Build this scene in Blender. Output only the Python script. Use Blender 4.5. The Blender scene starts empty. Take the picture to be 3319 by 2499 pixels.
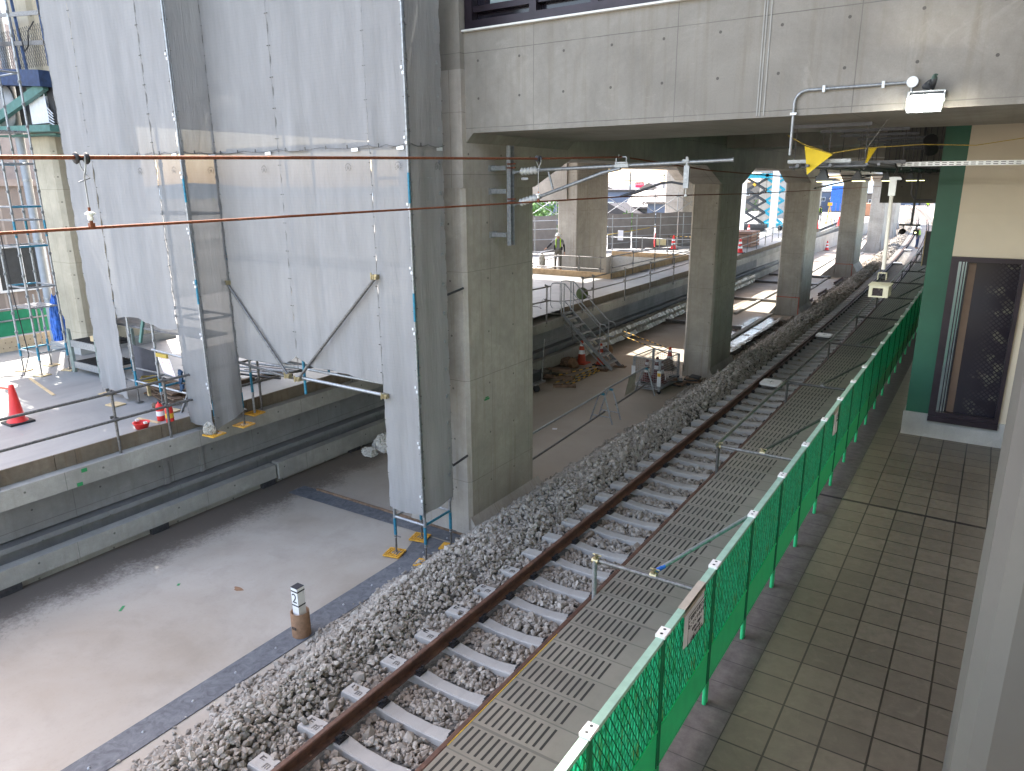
import bpy, bmesh, math, random
import numpy as np
from mathutils import Vector, Matrix, Euler
random.seed(7); rng = np.random.default_rng(7)
S = bpy.context.scene
R = math.radians
# ------------------------------------------------------------------ camera
EYE = Vector((0, 0, 5.263))
yaw, pit, rol = R(33.299), R(15.532), R(-0.451)
fw = Vector((-math.sin(yaw)*math.cos(pit), math.cos(yaw)*math.cos(pit), -math.sin(pit)))
rt = Vector((math.cos(yaw), math.sin(yaw), 0)); upv = rt.cross(fw)
r2 = rt*math.cos(rol) + upv*math.sin(rol); u2 = -rt*math.sin(rol) + upv*math.cos(rol)
cd = bpy.data.cameras.new('camera'); cam = bpy.data.objects.new('camera', cd); S.collection.objects.link(cam)
m = Matrix((r2, u2, -fw)).transposed().to_4x4(); m.translation = EYE; cam.matrix_world = m
cd.sensor_width = 36; cd.lens = 36*2357.6/3319; cd.clip_start = .1; cd.clip_end = 3000
S.camera = cam
# ------------------------------------------------------------------ light
SUN = Vector((-.52, .27, .81)).normalized()
sl = bpy.data.lights.new('sun', 'SUN'); sl.energy = 2.0; sl.angle = R(.6); sl.color = (1, .95, .87)
so = bpy.data.objects.new('sun', sl); S.collection.objects.link(so); so.rotation_euler = SUN.to_track_quat('Z', 'Y').to_euler()
W = bpy.data.worlds.new('World'); S.world = W; W.use_nodes = True
wn = W.node_tree.nodes; wl = W.node_tree.links
bg = wn['Background']; sky = wn.new('ShaderNodeTexSky'); sky.sky_type = 'NISHITA'; sky.sun_disc = False
sky.sun_elevation = math.asin(SUN.z); sky.sun_rotation = math.atan2(SUN.x, SUN.y); sky.dust_density = 1.6; sky.air_density = 1.0; sky.ozone_density = .6
tint = wn.new('ShaderNodeMix'); tint.data_type = 'RGBA'; tint.blend_type = 'MULTIPLY'; tint.inputs[0].default_value = 1.; tint.inputs[7].default_value = (1.15, 1.0, .88, 1)
wl.new(sky.outputs[0], tint.inputs[6]); wl.new(tint.outputs[2], bg.inputs[0]); bg.inputs[1].default_value = .15
S.view_settings.view_transform = 'Standard'; S.view_settings.look = 'None'; S.view_settings.gamma = 1
S.view_settings.exposure = 3.0
S.render.engine = 'CYCLES'
S.cycles.max_bounces = 10; S.cycles.diffuse_bounces = 6; S.cycles.transparent_max_bounces = 14
S.cycles.use_denoising = True
COL = S.collection

# ------------------------------------------------------------------ materials
class NT:
    def __init__(s, name):
        s.m = bpy.data.materials.new(name); s.m.use_nodes = True; s.t = s.m.node_tree; s.n = s.t.nodes; s.l = s.t.links
        s.b = s.n['Principled BSDF']; s.out = s.n['Material Output']
    def new(s, k, **kw):
        n = s.n.new(k)
        for a, b in kw.items(): setattr(n, a, b)
        return n
    def set(s, inp, v):
        if isinstance(v, bpy.types.NodeSocket): s.l.new(v, inp)
        elif isinstance(v, (tuple, list)) and len(v) == 3 and inp.type == 'RGBA': inp.default_value = (*v, 1)
        else: inp.default_value = v
    def math(s, op, a, b=0., c=0.):
        n = s.new('ShaderNodeMath', operation=op)
        s.set(n.inputs[0], a); s.set(n.inputs[1], b); s.set(n.inputs[2], c); return n.outputs[0]
    def mix(s, f, a, b, mode='MIX'):
        n = s.new('ShaderNodeMix', data_type='RGBA', blend_type=mode)
        s.set(n.inputs[0], f); s.set(n.inputs[6], a); s.set(n.inputs[7], b); return n.outputs[2]
    def coord(s, kind='Object'): return s.new('ShaderNodeTexCoord').outputs[kind]
    def noise(s, vec, scale=3., det=5., rough=.6, dist=0., out=0):
        n = s.new('ShaderNodeTexNoise'); s.l.new(vec, n.inputs['Vector'])
        n.inputs['Scale'].default_value = scale; n.inputs['Detail'].default_value = det
        n.inputs['Roughness'].default_value = rough; n.inputs['Distortion'].default_value = dist; return n.outputs[out]
    def ramp(s, f, lo, hi, a=0., b=1.):
        n = s.new('ShaderNodeMapRange'); s.set(n.inputs[0], f); s.set(n.inputs[1], lo); s.set(n.inputs[2], hi)
        s.set(n.inputs[3], a); s.set(n.inputs[4], b); return n.outputs[0]
    def xyz(s, vec):
        n = s.new('ShaderNodeSeparateXYZ'); s.l.new(vec, n.inputs[0]); return n.outputs
    def comb(s, x, y, z):
        n = s.new('ShaderNodeCombineXYZ'); s.set(n.inputs[0], x); s.set(n.inputs[1], y); s.set(n.inputs[2], z); return n.outputs[0]
    def bump(s, h, st=.3, d=.01):
        n = s.new('ShaderNodeBump'); n.inputs['Strength'].default_value = st; n.inputs['Distance'].default_value = d
        s.l.new(h, n.inputs['Height']); s.l.new(n.outputs[0], s.b.inputs['Normal'])
    def line(s, v, pitch, off, w):   # 1 inside a band of half width w every pitch
        a = s.math('MODULO', s.math('ADD', v, 1000*pitch - off + pitch/2), pitch)
        return s.math('LESS_THAN', s.math('ABSOLUTE', s.math('SUBTRACT', a, pitch/2)), w)

def M(name, col, rough=.6, metal=0., var=.12, scale=6., bump=0., bs=60., emit=None, es=1., spec=.4, alpha=1.):
    k = NT(name); b = k.b
    c = k.coord()
    f = k.noise(c, scale, 4.)
    lo = tuple(x*(1-var) for x in col); hi = tuple(min(1, x*(1+var)) for x in col)
    k.set(b.inputs['Base Color'], k.mix(k.ramp(f, .3, .7), lo, hi))
    b.inputs['Roughness'].default_value = rough; b.inputs['Metallic'].default_value = metal
    b.inputs['Specular IOR Level'].default_value = spec
    if bump: k.bump(k.noise(c, bs, 5.), bump, .01)
    if emit: k.set(b.inputs['Emission Color'], emit); b.inputs['Emission Strength'].default_value = es
    if alpha < 1: b.inputs['Alpha'].default_value = alpha
    return k.m

def concrete(name, base, pu=1.8, pv=.9, holes=True, ou=0., ov=0., dirt=.35, jw=.005, streak=.25, hu=.9, hv=.6, tint=(.30, .27, .22), rough=.75):
    k = NT(name); c = k.coord(); x, y, z = k.xyz(c)
    g = k.new('ShaderNodeNewGeometry'); nx, ny, nz = k.xyz(g.outputs['Normal'])
    sx = k.math('GREATER_THAN', k.math('ABSOLUTE', nx), .6)
    u = k.math('ADD', k.math('MULTIPLY', sx, y), k.math('MULTIPLY', k.math('SUBTRACT', 1., sx), x))
    n1 = k.noise(c, .9, 6., .65); n2 = k.noise(c, 7., 6., .7); n3 = k.noise(c, 60., 3., .6)
    st = k.noise(k.comb(k.math('MULTIPLY', u, 9.), 0., k.math('MULTIPLY', z, .45)), 1., 5., .65)
    a = tuple(v*.72 for v in base); bcol = tuple(min(1, v*1.2) for v in base)
    col = k.mix(k.ramp(n1, .3, .7), a, bcol)
    col = k.mix(k.ramp(n2, .35, .75, 0., dirt), col, tuple(v*.6 for v in base))
    col = k.mix(k.ramp(st, .5, .72, 0., streak), col, tuple(v*t*2.0 for v, t in zip(base, tint)))
    col = k.mix(k.ramp(n3, .4, .7, 0., .18), col, tuple(v*.55 for v in base))
    blot = k.ramp(k.noise(c, 1.7, 8., .75, 1.2), .58, .66, 0., .28)
    col = k.mix(blot, col, tuple(min(1, v*1.35) for v in base))
    if pu:
        wob = k.math('MULTIPLY', k.math('SUBTRACT', k.noise(c, 3., 2.), .5), .012)
        j = k.math('MAXIMUM', k.line(k.math('ADD', u, wob), pu, ou, jw), k.line(k.math('ADD', z, wob), pv, ov, jw))
        j = k.math('MULTIPLY', j, k.ramp(k.noise(c, 2.3, 3.), .3, .6, .25, .75))
        col = k.mix(j, col, tuple(v*.38 for v in base))
    if holes:
        du = k.math('SUBTRACT', k.math('MODULO', k.math('ADD', u, 900.-ou), hu), hu/2)
        dv = k.math('SUBTRACT', k.math('MODULO', k.math('ADD', z, 600.-ov), hv), hv/2)
        dd = k.math('SQRT', k.math('ADD', k.math('MULTIPLY', du, du), k.math('MULTIPLY', dv, dv)))
        hh = k.math('MULTIPLY', k.math('LESS_THAN', dd, .018), k.math('LESS_THAN', k.math('ABSOLUTE', nz), .5))
        col = k.mix(k.math('MULTIPLY', hh, .85), col, tuple(v*.28 for v in base))
    k.set(k.b.inputs['Base Color'], col); k.b.inputs['Roughness'].default_value = rough
    k.b.inputs['Specular IOR Level'].default_value = .25
    k.bump(k.mix(.5, n2, n3), .25, .01)
    return k.m

mt = {}
mt['conc'] = concrete('concrete_wall', (.30, .278, .245), pu=2.1, pv=1.05, ou=-6.97, ov=7.42, hu=.72, hv=.52, streak=.35)
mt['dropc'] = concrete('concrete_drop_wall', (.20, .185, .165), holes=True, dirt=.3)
mt['darkgalv'] = M('dark_weathered_pipe', (.085, .08, .078), .5, .4, .3, 20.)
mt['pillar'] = concrete('concrete_pillar', (.42, .385, .34), pu=1.2, pv=1.8, ou=-7.55, ov=-.75, hu=.75, hv=.9, dirt=.45, streak=.5)
mt['beam'] = concrete('concrete_beam', (.41, .375, .335), pu=1.8, pv=.9, dirt=.3)
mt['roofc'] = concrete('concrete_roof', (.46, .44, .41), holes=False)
mt['coping'] = concrete('concrete_coping', (.35, .345, .32), pu=2.4, pv=9., ou=.3, hu=1.2, hv=.3, ov=.02)
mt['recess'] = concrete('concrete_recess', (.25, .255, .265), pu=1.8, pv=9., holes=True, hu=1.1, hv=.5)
mt['board'] = concrete('plywood_board', (.20, .165, .125), pu=1.8, pv=9., holes=False, dirt=.8, streak=.6, tint=(.3, .22, .15))
mt['plinth'] = concrete('plinth_concrete', (.42, .42, .41), pu=0, holes=False, dirt=.2, streak=.1)
mt['galv'] = M('galvanised_steel', (.33, .345, .36), .42, .6, .25, 25., .1, 120)
mt['oldpipe'] = M('weathered_pipe', (.17, .165, .16), .5, .6, .4, 30., .15, 150)
mt['darkpipe'] = M('dark_pipe', (.055, .055, .06), .45, .3, .3, 20.)
mt['bluepipe'] = M('blue_painted_steel', (.035, .20, .30), .45, .2, .3, 20.)
mt['clamp'] = M('brass_clamp', (.42, .36, .22), .4, .8, .3, 40.)
mt['yellowp'] = M('orange_plastic_pad', (.62, .33, .04), .6, 0, .3, 18.)
mt['woodpad'] = M('plywood_pad', (.55, .42, .24), .7, 0, .15, 12.)
mt['wood'] = M('weathered_wood', (.16, .105, .07), .85, 0, .4, 9., .3, 50)
mt['red'] = M('red_plastic', (.68, .035, .03), .45, 0, .1, 5.)
mt['redorange'] = M('faded_red_plastic', (.50, .07, .035), .5, 0, .2, 5.)
mt['white'] = M('white_plastic', (.78, .78, .76), .45, 0, .06, 10.)
mt['silver'] = M('silver_reflective', (.72, .74, .76), .35, .2, .08, 10.)
mt['black'] = M('black_rubber', (.02, .02, .022), .6, 0, .2, 10.)
mt['yblack'] = M('yellow_band', (.70, .42, .04), .5, 0, .1, 10.)
mt['cream'] = M('cream_wall_panel', (.60, .53, .42), .7, 0, .05, 1.5, .06, 60)
mt['green'] = M('green_wall_paint', (.022, .105, .066), .45, 0, .1, 2., .05, 90)
mt['frame'] = M('dark_window_frame', (.030, .022, .030), .35, .3, .3, 3.)
mt['insul'] = M('grey_porcelain', (.55, .55, .54), .22, 0, .06, 10., spec=.6)
mt['wire'] = M('rusty_wire', (.20, .065, .03), .6, .3, .35, 40., .2, 200)
mt['wired'] = M('dark_wire', (.05, .035, .03), .5, .5, .3, 40.)
mt['teal'] = M('teal_lift_paint', (.02, .33, .46), .4, 0, .1, 5.)
mt['dgrey'] = M('dark_grey_machine', (.045, .05, .055), .5, .2, .2, 8.)
mt['bluetarp'] = M('blue_tarpaulin', (.03, .13, .50), .5, 0, .35, 12., .4, 25)
mt['yellowflag'] = M('yellow_flag_cloth', (.72, .52, .02), .6, 0, .08, 6., .2, 30)
mt['greenpaint'] = M('green_machine_paint', (.09, .20, .18), .5, .1, .2, 6.)
mt['wshirt'] = M('pale_grey_shirt', (.23, .23, .25), .85, 0, .1, 20.); mt['wtrous'] = M('olive_grey_trousers', (.15, .14, .12), .85, 0, .15, 20.)
mt['rackgreen'] = M('grey_green_paint', (.20, .24, .22), .6, 0, .2, 9.)
mt['navy'] = M('navy_machine_paint', (.025, .05, .12), .5, .1, .35, 9.)
mt['leaf'] = M('foliage', (.075, .16, .03), .6, 0, .5, 2.)
mt['skin'] = M('skin', (.42, .22, .14), .6)
mt['tgrey'] = M('grey_shirt', (.16, .16, .17), .85, 0, .15, 20.)
mt['trous'] = M('work_trousers', (.10, .095, .08), .85, 0, .2, 20.)
mt['lime'] = M('lime_harness', (.45, .75, .03), .6)
mt['dark'] = M('dark_cloth', (.025, .025, .03), .85)
mt['beige'] = M('beige_enamel', (.52, .50, .38), .4, .1, .08, 12.)
mt['lampwhite'] = M('lit_lamp', (1, 1, .95), .5, emit=(1, .99, .90), es=9.)
mt['lampline'] = M('lit_led_line', (1, 1, .8), .5, emit=(1., .97, .45), es=1.0)
mt['bag'] = M('white_sack', (.62, .60, .56), .8, 0, .2, 14., .4, 20)
mt['paper'] = M('paper_sheet', (.72, .71, .74), .7, 0, .04, 6.)
mt['ink'] = M('black_ink', (.03, .03, .035), .8)
mt['rope'] = M('yellow_rope', (.42, .30, .06), .8, 0, .2, 60., .4, 100)
mt['carton'] = M('brown_card_pipe', (.24, .14, .08), .8, 0, .2, 16., .2, 60)
mt['roofsteel'] = M('grey_cable_rack', (.13, .135, .15), .5, .4, .2, 20.)
mt['greentape'] = M('green_tape', (.03, .25, .09), .6)
mt['sheetplastic'] = M('clear_polythene', (.33, .31, .265), .35, 0, .25, 10., .8, 9.)
mt['whitesteel'] = M('white_painted_column', (.75, .74, .70), .5, 0, .05, 3.)
mt['hiviz'] = M('hi_vis_yellow', (.55, .72, .05), .6)
mt['signred'] = M('red_sign', (.75, .03, .08), .5)

def slab_mat():
    k = NT('slab_floor'); c = k.coord(); x, y, z = k.xyz(c)
    n1 = k.noise(c, .28, 6., .6, .6); n2 = k.noise(c, 1.6, 8., .7, .2); n3 = k.noise(c, 25., 4., .6)
    col = k.mix(k.ramp(n1, .35, .65), (.285, .248, .20), (.375, .348, .305))
    col = k.mix(k.ramp(n2, .5, .72, 0., .4), col, (.215, .19, .155))
    col = k.mix(k.ramp(n3, .55, .75, 0., .15), col, (.17, .15, .125))
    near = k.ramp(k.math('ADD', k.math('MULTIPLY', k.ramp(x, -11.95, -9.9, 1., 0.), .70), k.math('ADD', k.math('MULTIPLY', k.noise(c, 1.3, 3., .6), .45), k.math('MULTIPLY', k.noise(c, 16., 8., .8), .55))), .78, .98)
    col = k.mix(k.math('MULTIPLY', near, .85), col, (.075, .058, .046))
    far = k.ramp(y, 9., 12.5, 0., 1.)  # slab painted lighter under the deck to make up for missing light
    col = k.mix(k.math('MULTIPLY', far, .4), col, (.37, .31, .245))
    # wet patch beside the second pillar
    wet = k.math('MULTIPLY', k.math('MULTIPLY', k.ramp(y, 24.6, 25.2), k.ramp(y, 33.5, 34.5, 1., 0.)), k.math('MULTIPLY', k.ramp(x, -9.1, -8.7), k.ramp(n2, .36, .46)))
    col = k.mix(k.math('MULTIPLY', wet, .75), col, (.11, .085, .07))
    pu = k.math('MULTIPLY', k.line(y, 9.1, 2.2, .005), .3)
    col = k.mix(pu, col, (.15, .13, .11))
    k.set(k.b.inputs['Base Color'], col)
    k.set(k.b.inputs['Roughness'], k.ramp(wet, 0., 1., .7, .12)); k.bump(k.mix(.5, n2, n3), .2, .01)
    return k.m
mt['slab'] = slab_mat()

def leftfloor_mat():
    k = NT('left_platform_floor'); c = k.coord()
    n1 = k.noise(c, .5, 7., .65, .8); n3 = k.noise(c, 20., 4., .6)
    st = k.noise(k.comb(k.math('MULTIPLY', k.xyz(c)[0], 3.), k.math('MULTIPLY', k.xyz(c)[1], .5), 0.), 1.4, 5., .6)
    col = k.mix(k.ramp(n1, .35, .65), (.225, .223, .213), (.30, .295, .28))
    col = k.mix(k.ramp(st, .5, .7, 0., .35), col, (.20, .205, .21))
    col = k.mix(k.ramp(n3, .55, .75, 0., .2), col, (.18, .18, .18))
    k.set(k.b.inputs['Base Color'], col); k.b.inputs['Roughness'].default_value = .6; k.bump(n3, .15, .01); return k.m
mt['lfloor'] = leftfloor_mat()
mt['cagered'] = M('dull_red_plastic', (.11, .015, .014), .5)

def rplat_mat():   # UV in metres (x, y before the curve)
    k = NT('platform_paving'); uv = k.coord('UV'); u, v, _ = k.xyz(uv); c = k.comb(u, v, 0.)
    n1 = k.noise(c, 1.2, 6., .65); n2 = k.noise(c, 9., 5., .7); n3 = k.noise(c, 70., 3., .6)
    # precast edge blocks
    edge = k.mix(k.ramp(n1, .3, .7), (.168, .149, .126), (.228, .203, .172))
    edge = k.mix(k.ramp(n2, .5, .75, 0., .35), edge, (.15, .137, .12))
    blk = k.new('ShaderNodeTexWhiteNoise', noise_dimensions='1D'); k.set(blk.inputs['W'], k.math('FLOOR', k.math('DIVIDE', k.math('SUBTRACT', v, 3.586), .3262)))
    edge = k.mix(k.math('MULTIPLY', blk.outputs[0], .22), edge, (.10, .095, .085))
    jl = k.math('MAXIMUM', k.line(v, .3262, 3.586, .007), k.math('MULTIPLY', k.line(v, 1.957, 3.9, .009), 1.))
    edge = k.mix(k.math('MULTIPLY', jl, .55), edge, (.07, .065, .06))
    sl_u = k.line(u, .0638, -2.938, .0108)
    rng_u = k.math('MULTIPLY', k.math('GREATER_THAN', u, -2.955), k.math('LESS_THAN', u, -2.345))
    vv = k.math('MODULO', k.math('ADD', v, 100*.3262-3.586), .3262)
    sl_v = k.math('MULTIPLY', k.math('GREATER_THAN', vv, .036), k.math('LESS_THAN', vv, .288))
    slot = k.math('MULTIPLY', k.math('MULTIPLY', sl_u, rng_u), sl_v)
    edge = k.mix(slot, edge, (.018, .016, .015))
    # tiles
    tx = k.math('FLOOR', k.math('DIVIDE', k.math('SUBTRACT', u, -1.261), .333)); ty = k.math('FLOOR', k.math('DIVIDE', k.math('SUBTRACT', v, 6.44), .3285))
    wn_ = k.new('ShaderNodeTexWhiteNoise', noise_dimensions='3D'); k.set(wn_.inputs['Vector'], k.comb(tx, ty, 0.))
    tile = k.mix(wn_.outputs[0], (.116, .101, .082), (.162, .141, .112))
    tile = k.mix(k.ramp(n2, .4, .75, 0., .55), tile, (.080, .069, .056))
    dst = k.noise(k.comb(k.math('ADD', u, k.math('MULTIPLY', tx, .7)), v, 0.), 5., 6., .7, 1.5)
    tile = k.mix(k.ramp(dst, .55, .75, 0., .4), tile, (.21, .183, .15))
    grout = k.math('MAXIMUM', k.line(u, .333, -1.261, .008), k.line(v, .3285, 6.44, .0075))
    tile = k.mix(k.math('MULTIPLY', grout, .9), tile, (.008, .007, .006))
    drain = k.math('LESS_THAN', k.math('ABSOLUTE', k.math('SUBTRACT', v, 10.06)), .03)
    band = k.mix(k.ramp(n2, .35, .7), (.078, .068, .064), (.13, .116, .108))
    band = k.mix(k.math('MULTIPLY', k.line(v, .3285, 6.44, .005), .7), band, (.03, .028, .028))
    istile = k.math('GREATER_THAN', u, -1.261)
    isband = k.math('GREATER_THAN', u, -1.56)
    col = k.mix(isband, edge, k.mix(istile, band, tile))
    col = k.mix(k.math('MULTIPLY', drain, isband), col, (.012, .01, .014))
    k.set(k.b.inputs['Base Color'], col)
    k.set(k.b.inputs['Roughness'], k.ramp(istile, 0., 1., .75, .33)); k.b.inputs['Specular IOR Level'].default_value = .4
    h = k.math('SUBTRACT', k.math('ADD', k.math('MULTIPLY', n3, .3), k.math('MULTIPLY', dst, .35)), k.math('ADD', slot, k.math('MULTIPLY', grout, istile)))
    k.bump(h, .5, .006); return k.m
mt['rplat'] = rplat_mat()

def sheet_mat(name, a, dens=.9):
    k = NT(name); c = k.coord(); x, y, z = k.xyz(c)
    n1 = k.noise(k.comb(k.math('MULTIPLY', x, 3.), k.math('MULTIPLY', y, 3.), k.math('MULTIPLY', z, .5)), 1.5, 5., .6)
    wv = k.math('MULTIPLY', k.line(z, .05, 0., .003), .16)
    wv = k.math('MULTIPLY', wv, k.ramp(k.noise(c, 14., 3.), .3, .7))
    col = k.mix(k.ramp(n1, .3, .7), tuple(v*.9 for v in a), tuple(min(1, v*1.08) for v in a))
    col = k.mix(wv, col, tuple(v*.6 for v in a))
    dif = k.new('ShaderNodeBsdfDiffuse'); k.set(dif.inputs[0], col)
    trn = k.new('ShaderNodeBsdfTranslucent'); k.set(trn.inputs[0], k.mix(0., col, col))
    tra = k.new('ShaderNodeBsdfTransparent')
    m1 = k.new('ShaderNodeMixShader'); m1.inputs[0].default_value = .2; k.l.new(dif.outputs[0], m1.inputs[1]); k.l.new(trn.outputs[0], m1.inputs[2])
    m2 = k.new('ShaderNodeMixShader'); m2.inputs[0].default_value = 1-dens; k.l.new(m1.outputs[0], m2.inputs[1]); k.l.new(tra.outputs[0], m2.inputs[2])
    bp = k.new('ShaderNodeBump'); bp.inputs['Strength'].default_value = .55; bp.inputs['Distance'].default_value = .03
    k.l.new(k.noise(k.comb(k.math('MULTIPLY', k.math('ADD', x, k.math('MULTIPLY', z, .06)), 9.), k.math('MULTIPLY', y, 9.), k.math('MULTIPLY', z, .9)), 1.6, 6., .62, .6), bp.inputs['Height']); k.l.new(bp.outputs[0], dif.inputs['Normal'])
    k.l.new(m2.outputs[0], k.out.inputs[0]); return k.m
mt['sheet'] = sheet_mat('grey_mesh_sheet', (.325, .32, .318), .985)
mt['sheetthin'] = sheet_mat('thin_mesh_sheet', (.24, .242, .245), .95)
mt['farsheet'] = M('far_grey_sheet', (.19, .175, .165), .8, 0, .12, 3.)

def net_mat():
    k = NT('green_fence_net'); c = k.coord(); x, y, z = k.xyz(c)
    d1 = k.line(k.math('ADD', y, k.math('MULTIPLY', z, .62)), .066, 0., .005)
    d2 = k.line(k.math('SUBTRACT', y, k.math('MULTIPLY', z, .62)), .066, 0., .005)
    net = k.math('MAXIMUM', d1, d2)
    nz_ = k.noise(k.comb(0., k.math('MULTIPLY', y, 30.), k.math('MULTIPLY', z, 3.)), 1., 4., .6)
    rib = k.math('ABSOLUTE', k.math('SINE', k.math('MULTIPLY', k.math('ADD', y, k.math('MULTIPLY', z, .12)), 75.)))
    col = k.mix(rib, (.012, .42, .20), (.12, .90, .64))
    col = k.mix(k.ramp(nz_, .5, .62), col, (.012, .42, .16))
    col = k.mix(k.ramp(k.noise(k.comb(0., k.math('MULTIPLY', y, 38.), k.math('MULTIPLY', z, 2.)), 1.3, 3.), .60, .64, 0., .8), col, (.50, .36, .06))
    col = k.mix(k.ramp(k.noise(c, 17., 4.), .52, .62, 0., .55), col, (.004, .15, .075))
    col = k.mix(net, col, (.004, .15, .07))
    k.set(k.b.inputs['Base Color'], col); k.b.inputs['Roughness'].default_value = .32
    k.bump(k.math('ADD', net, k.math('MULTIPLY', rib, .6)), .7, .006)
    trn = k.new('ShaderNodeBsdfTranslucent'); k.set(trn.inputs[0], col); mx = k.new('ShaderNodeMixShader'); mx.inputs[0].default_value = .48
    k.l.new(k.b.outputs[0], mx.inputs[1]); k.l.new(trn.outputs[0], mx.inputs[2]); k.l.new(mx.outputs[0], k.out.inputs[0]); return k.m
mt['net'] = net_mat()
mt['fboard'] = M('green_fence_board', (.02, .66, .24), .38, 0, .08, 5.)
mt['fgreen'] = M('green_fence_tube', (.03, .42, .17), .4, 0, .1, 8.)
mt['fdark'] = M('dark_green_tube', (.008, .16, .07), .4, 0, .1, 8.)
mt['frail'] = M('pale_green_rail', (.30, .47, .38), .5, 0, .12, 9.)
def rail_mat():
    k = NT('rusty_rail'); c = k.coord(); n = k.noise(c, 14., 6., .7); n2 = k.noise(c, 2.5, 4.)
    col = k.mix(k.ramp(n, .3, .7), (.045, .022, .017), (.135, .062, .038))
    col = k.mix(k.ramp(n2, .55, .7, 0., .5), col, (.17, .085, .05))
    k.set(k.b.inputs['Base Color'], col); k.b.inputs['Roughness'].default_value = .62; k.bump(n, .2, .004); return k.m
mt['rail'] = rail_mat()
mt['sleeper'] = concrete('sleeper_concrete', (.40, .385, .36), pu=0, holes=False, dirt=.25, streak=.1)
def rock_mat():
    k = NT('ballast_rock'); a = k.new('ShaderNodeAttribute', attribute_name='tone'); c = k.coord()
    t = a.outputs['Fac']; w = k.new('ShaderNodeTexWhiteNoise', noise_dimensions='1D'); k.set(w.inputs['W'], k.math('MULTIPLY', t, 37.))
    col = k.mix(t, (.20, .178, .15), (.47, .44, .39))
    col = k.mix(k.math('MULTIPLY', w.outputs[0], .35), col, (.24, .19, .15))
    col = k.mix(k.ramp(k.noise(c, 45., 4.), .45, .75, 0., .35), col, (.13, .12, .11))
    px_ = k.xyz(c)[0]; dr = k.math('MINIMUM', k.math('ABSOLUTE', k.math('ADD', px_, 4.948)), k.math('ABSOLUTE', k.math('ADD', px_, 3.812)))
    col = k.mix(k.math('MULTIPLY', k.ramp(dr, .12, .42, 1., 0.), k.ramp(k.noise(c, 5., 4.), .35, .6, .2, .7)), col, (.19, .135, .095))
    k.set(k.b.inputs['Base Color'], col); k.b.inputs['Roughness'].default_value = .85; k.b.inputs['Specular IOR Level'].default_value = .2; return k.m
mt['rock'] = rock_mat()
mt['bed'] = M('ballast_bed', (.10, .095, .085), .95, 0, .5, 30., .8, 40.)
def strip_mat():
    k = NT('rubber_band'); c = k.coord(); n = k.noise(c, 6., 8., .75, 1.5)
    k.set(k.b.inputs['Base Color'], k.mix(k.ramp(n, .35, .68), (.055, .062, .075), (.145, .155, .17))); k.b.inputs['Roughness'].default_value = .65; k.bump(n, .2, .005); return k.m
mt['strip'] = strip_mat()
def stripes_mat(name, a, b, pitch, ax=0):
    k = NT(name); c = k.coord('UV'); u = k.xyz(c)[0]
    k.set(k.b.inputs['Base Color'], k.mix(k.line(u, pitch, 0., pitch/4), a, b)); k.b.inputs['Roughness'].default_value = .5; return k.m
mt['ybar'] = stripes_mat('yellow_black_bar', (.60, .36, .03), (.015, .015, .015), .34)
def siding_mat():
    k = NT('brown_metal_siding'); c = k.coord(); x, y, z = k.xyz(c)
    l = k.line(y, .3, 0., .03); n = k.noise(c, 1.5, 4.)
    k.set(k.b.inputs['Base Color'], k.mix(l, k.mix(n, (.20, .165, .15), (.27, .225, .20)), (.34, .29, .26))); k.bump(l, .5, .03); return k.m
mt['siding'] = siding_mat()
def glass_mat():
    k = NT('dark_glass'); c = k.coord(); x, y, z = k.xyz(c)
    d = k.math('MAXIMUM', k.line(k.math('ADD', x, z), .075, 0., .012), k.line(k.math('SUBTRACT', x, z), .075, 0., .012))
    msk = k.math('MULTIPLY', k.ramp(k.math('ADD', x, k.math('MULTIPLY', z, -.02)), -.12, .15), k.ramp(k.noise(c, 2.6, 3.), .42, .55))
    lit = k.ramp(k.noise(c, 3.1, 2.), .57, .6)
    cell = k.math('MULTIPLY', k.math('SUBTRACT', 1., d), msk)
    col = k.mix(k.math('MULTIPLY', cell, .5), (.014, .011, .018), (.05, .047, .055))
    col = k.mix(k.math('MULTIPLY', k.math('MULTIPLY', cell, lit), .9), col, (.12, .115, .09))
    k.set(k.b.inputs['Base Color'], col); k.b.inputs['Roughness'].default_value = .14; return k.m
mt['glass'] = glass_mat()
mt['paleglass'] = M('pale_glass', (.35, .42, .42), .12, 0, .1, 1.)

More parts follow.
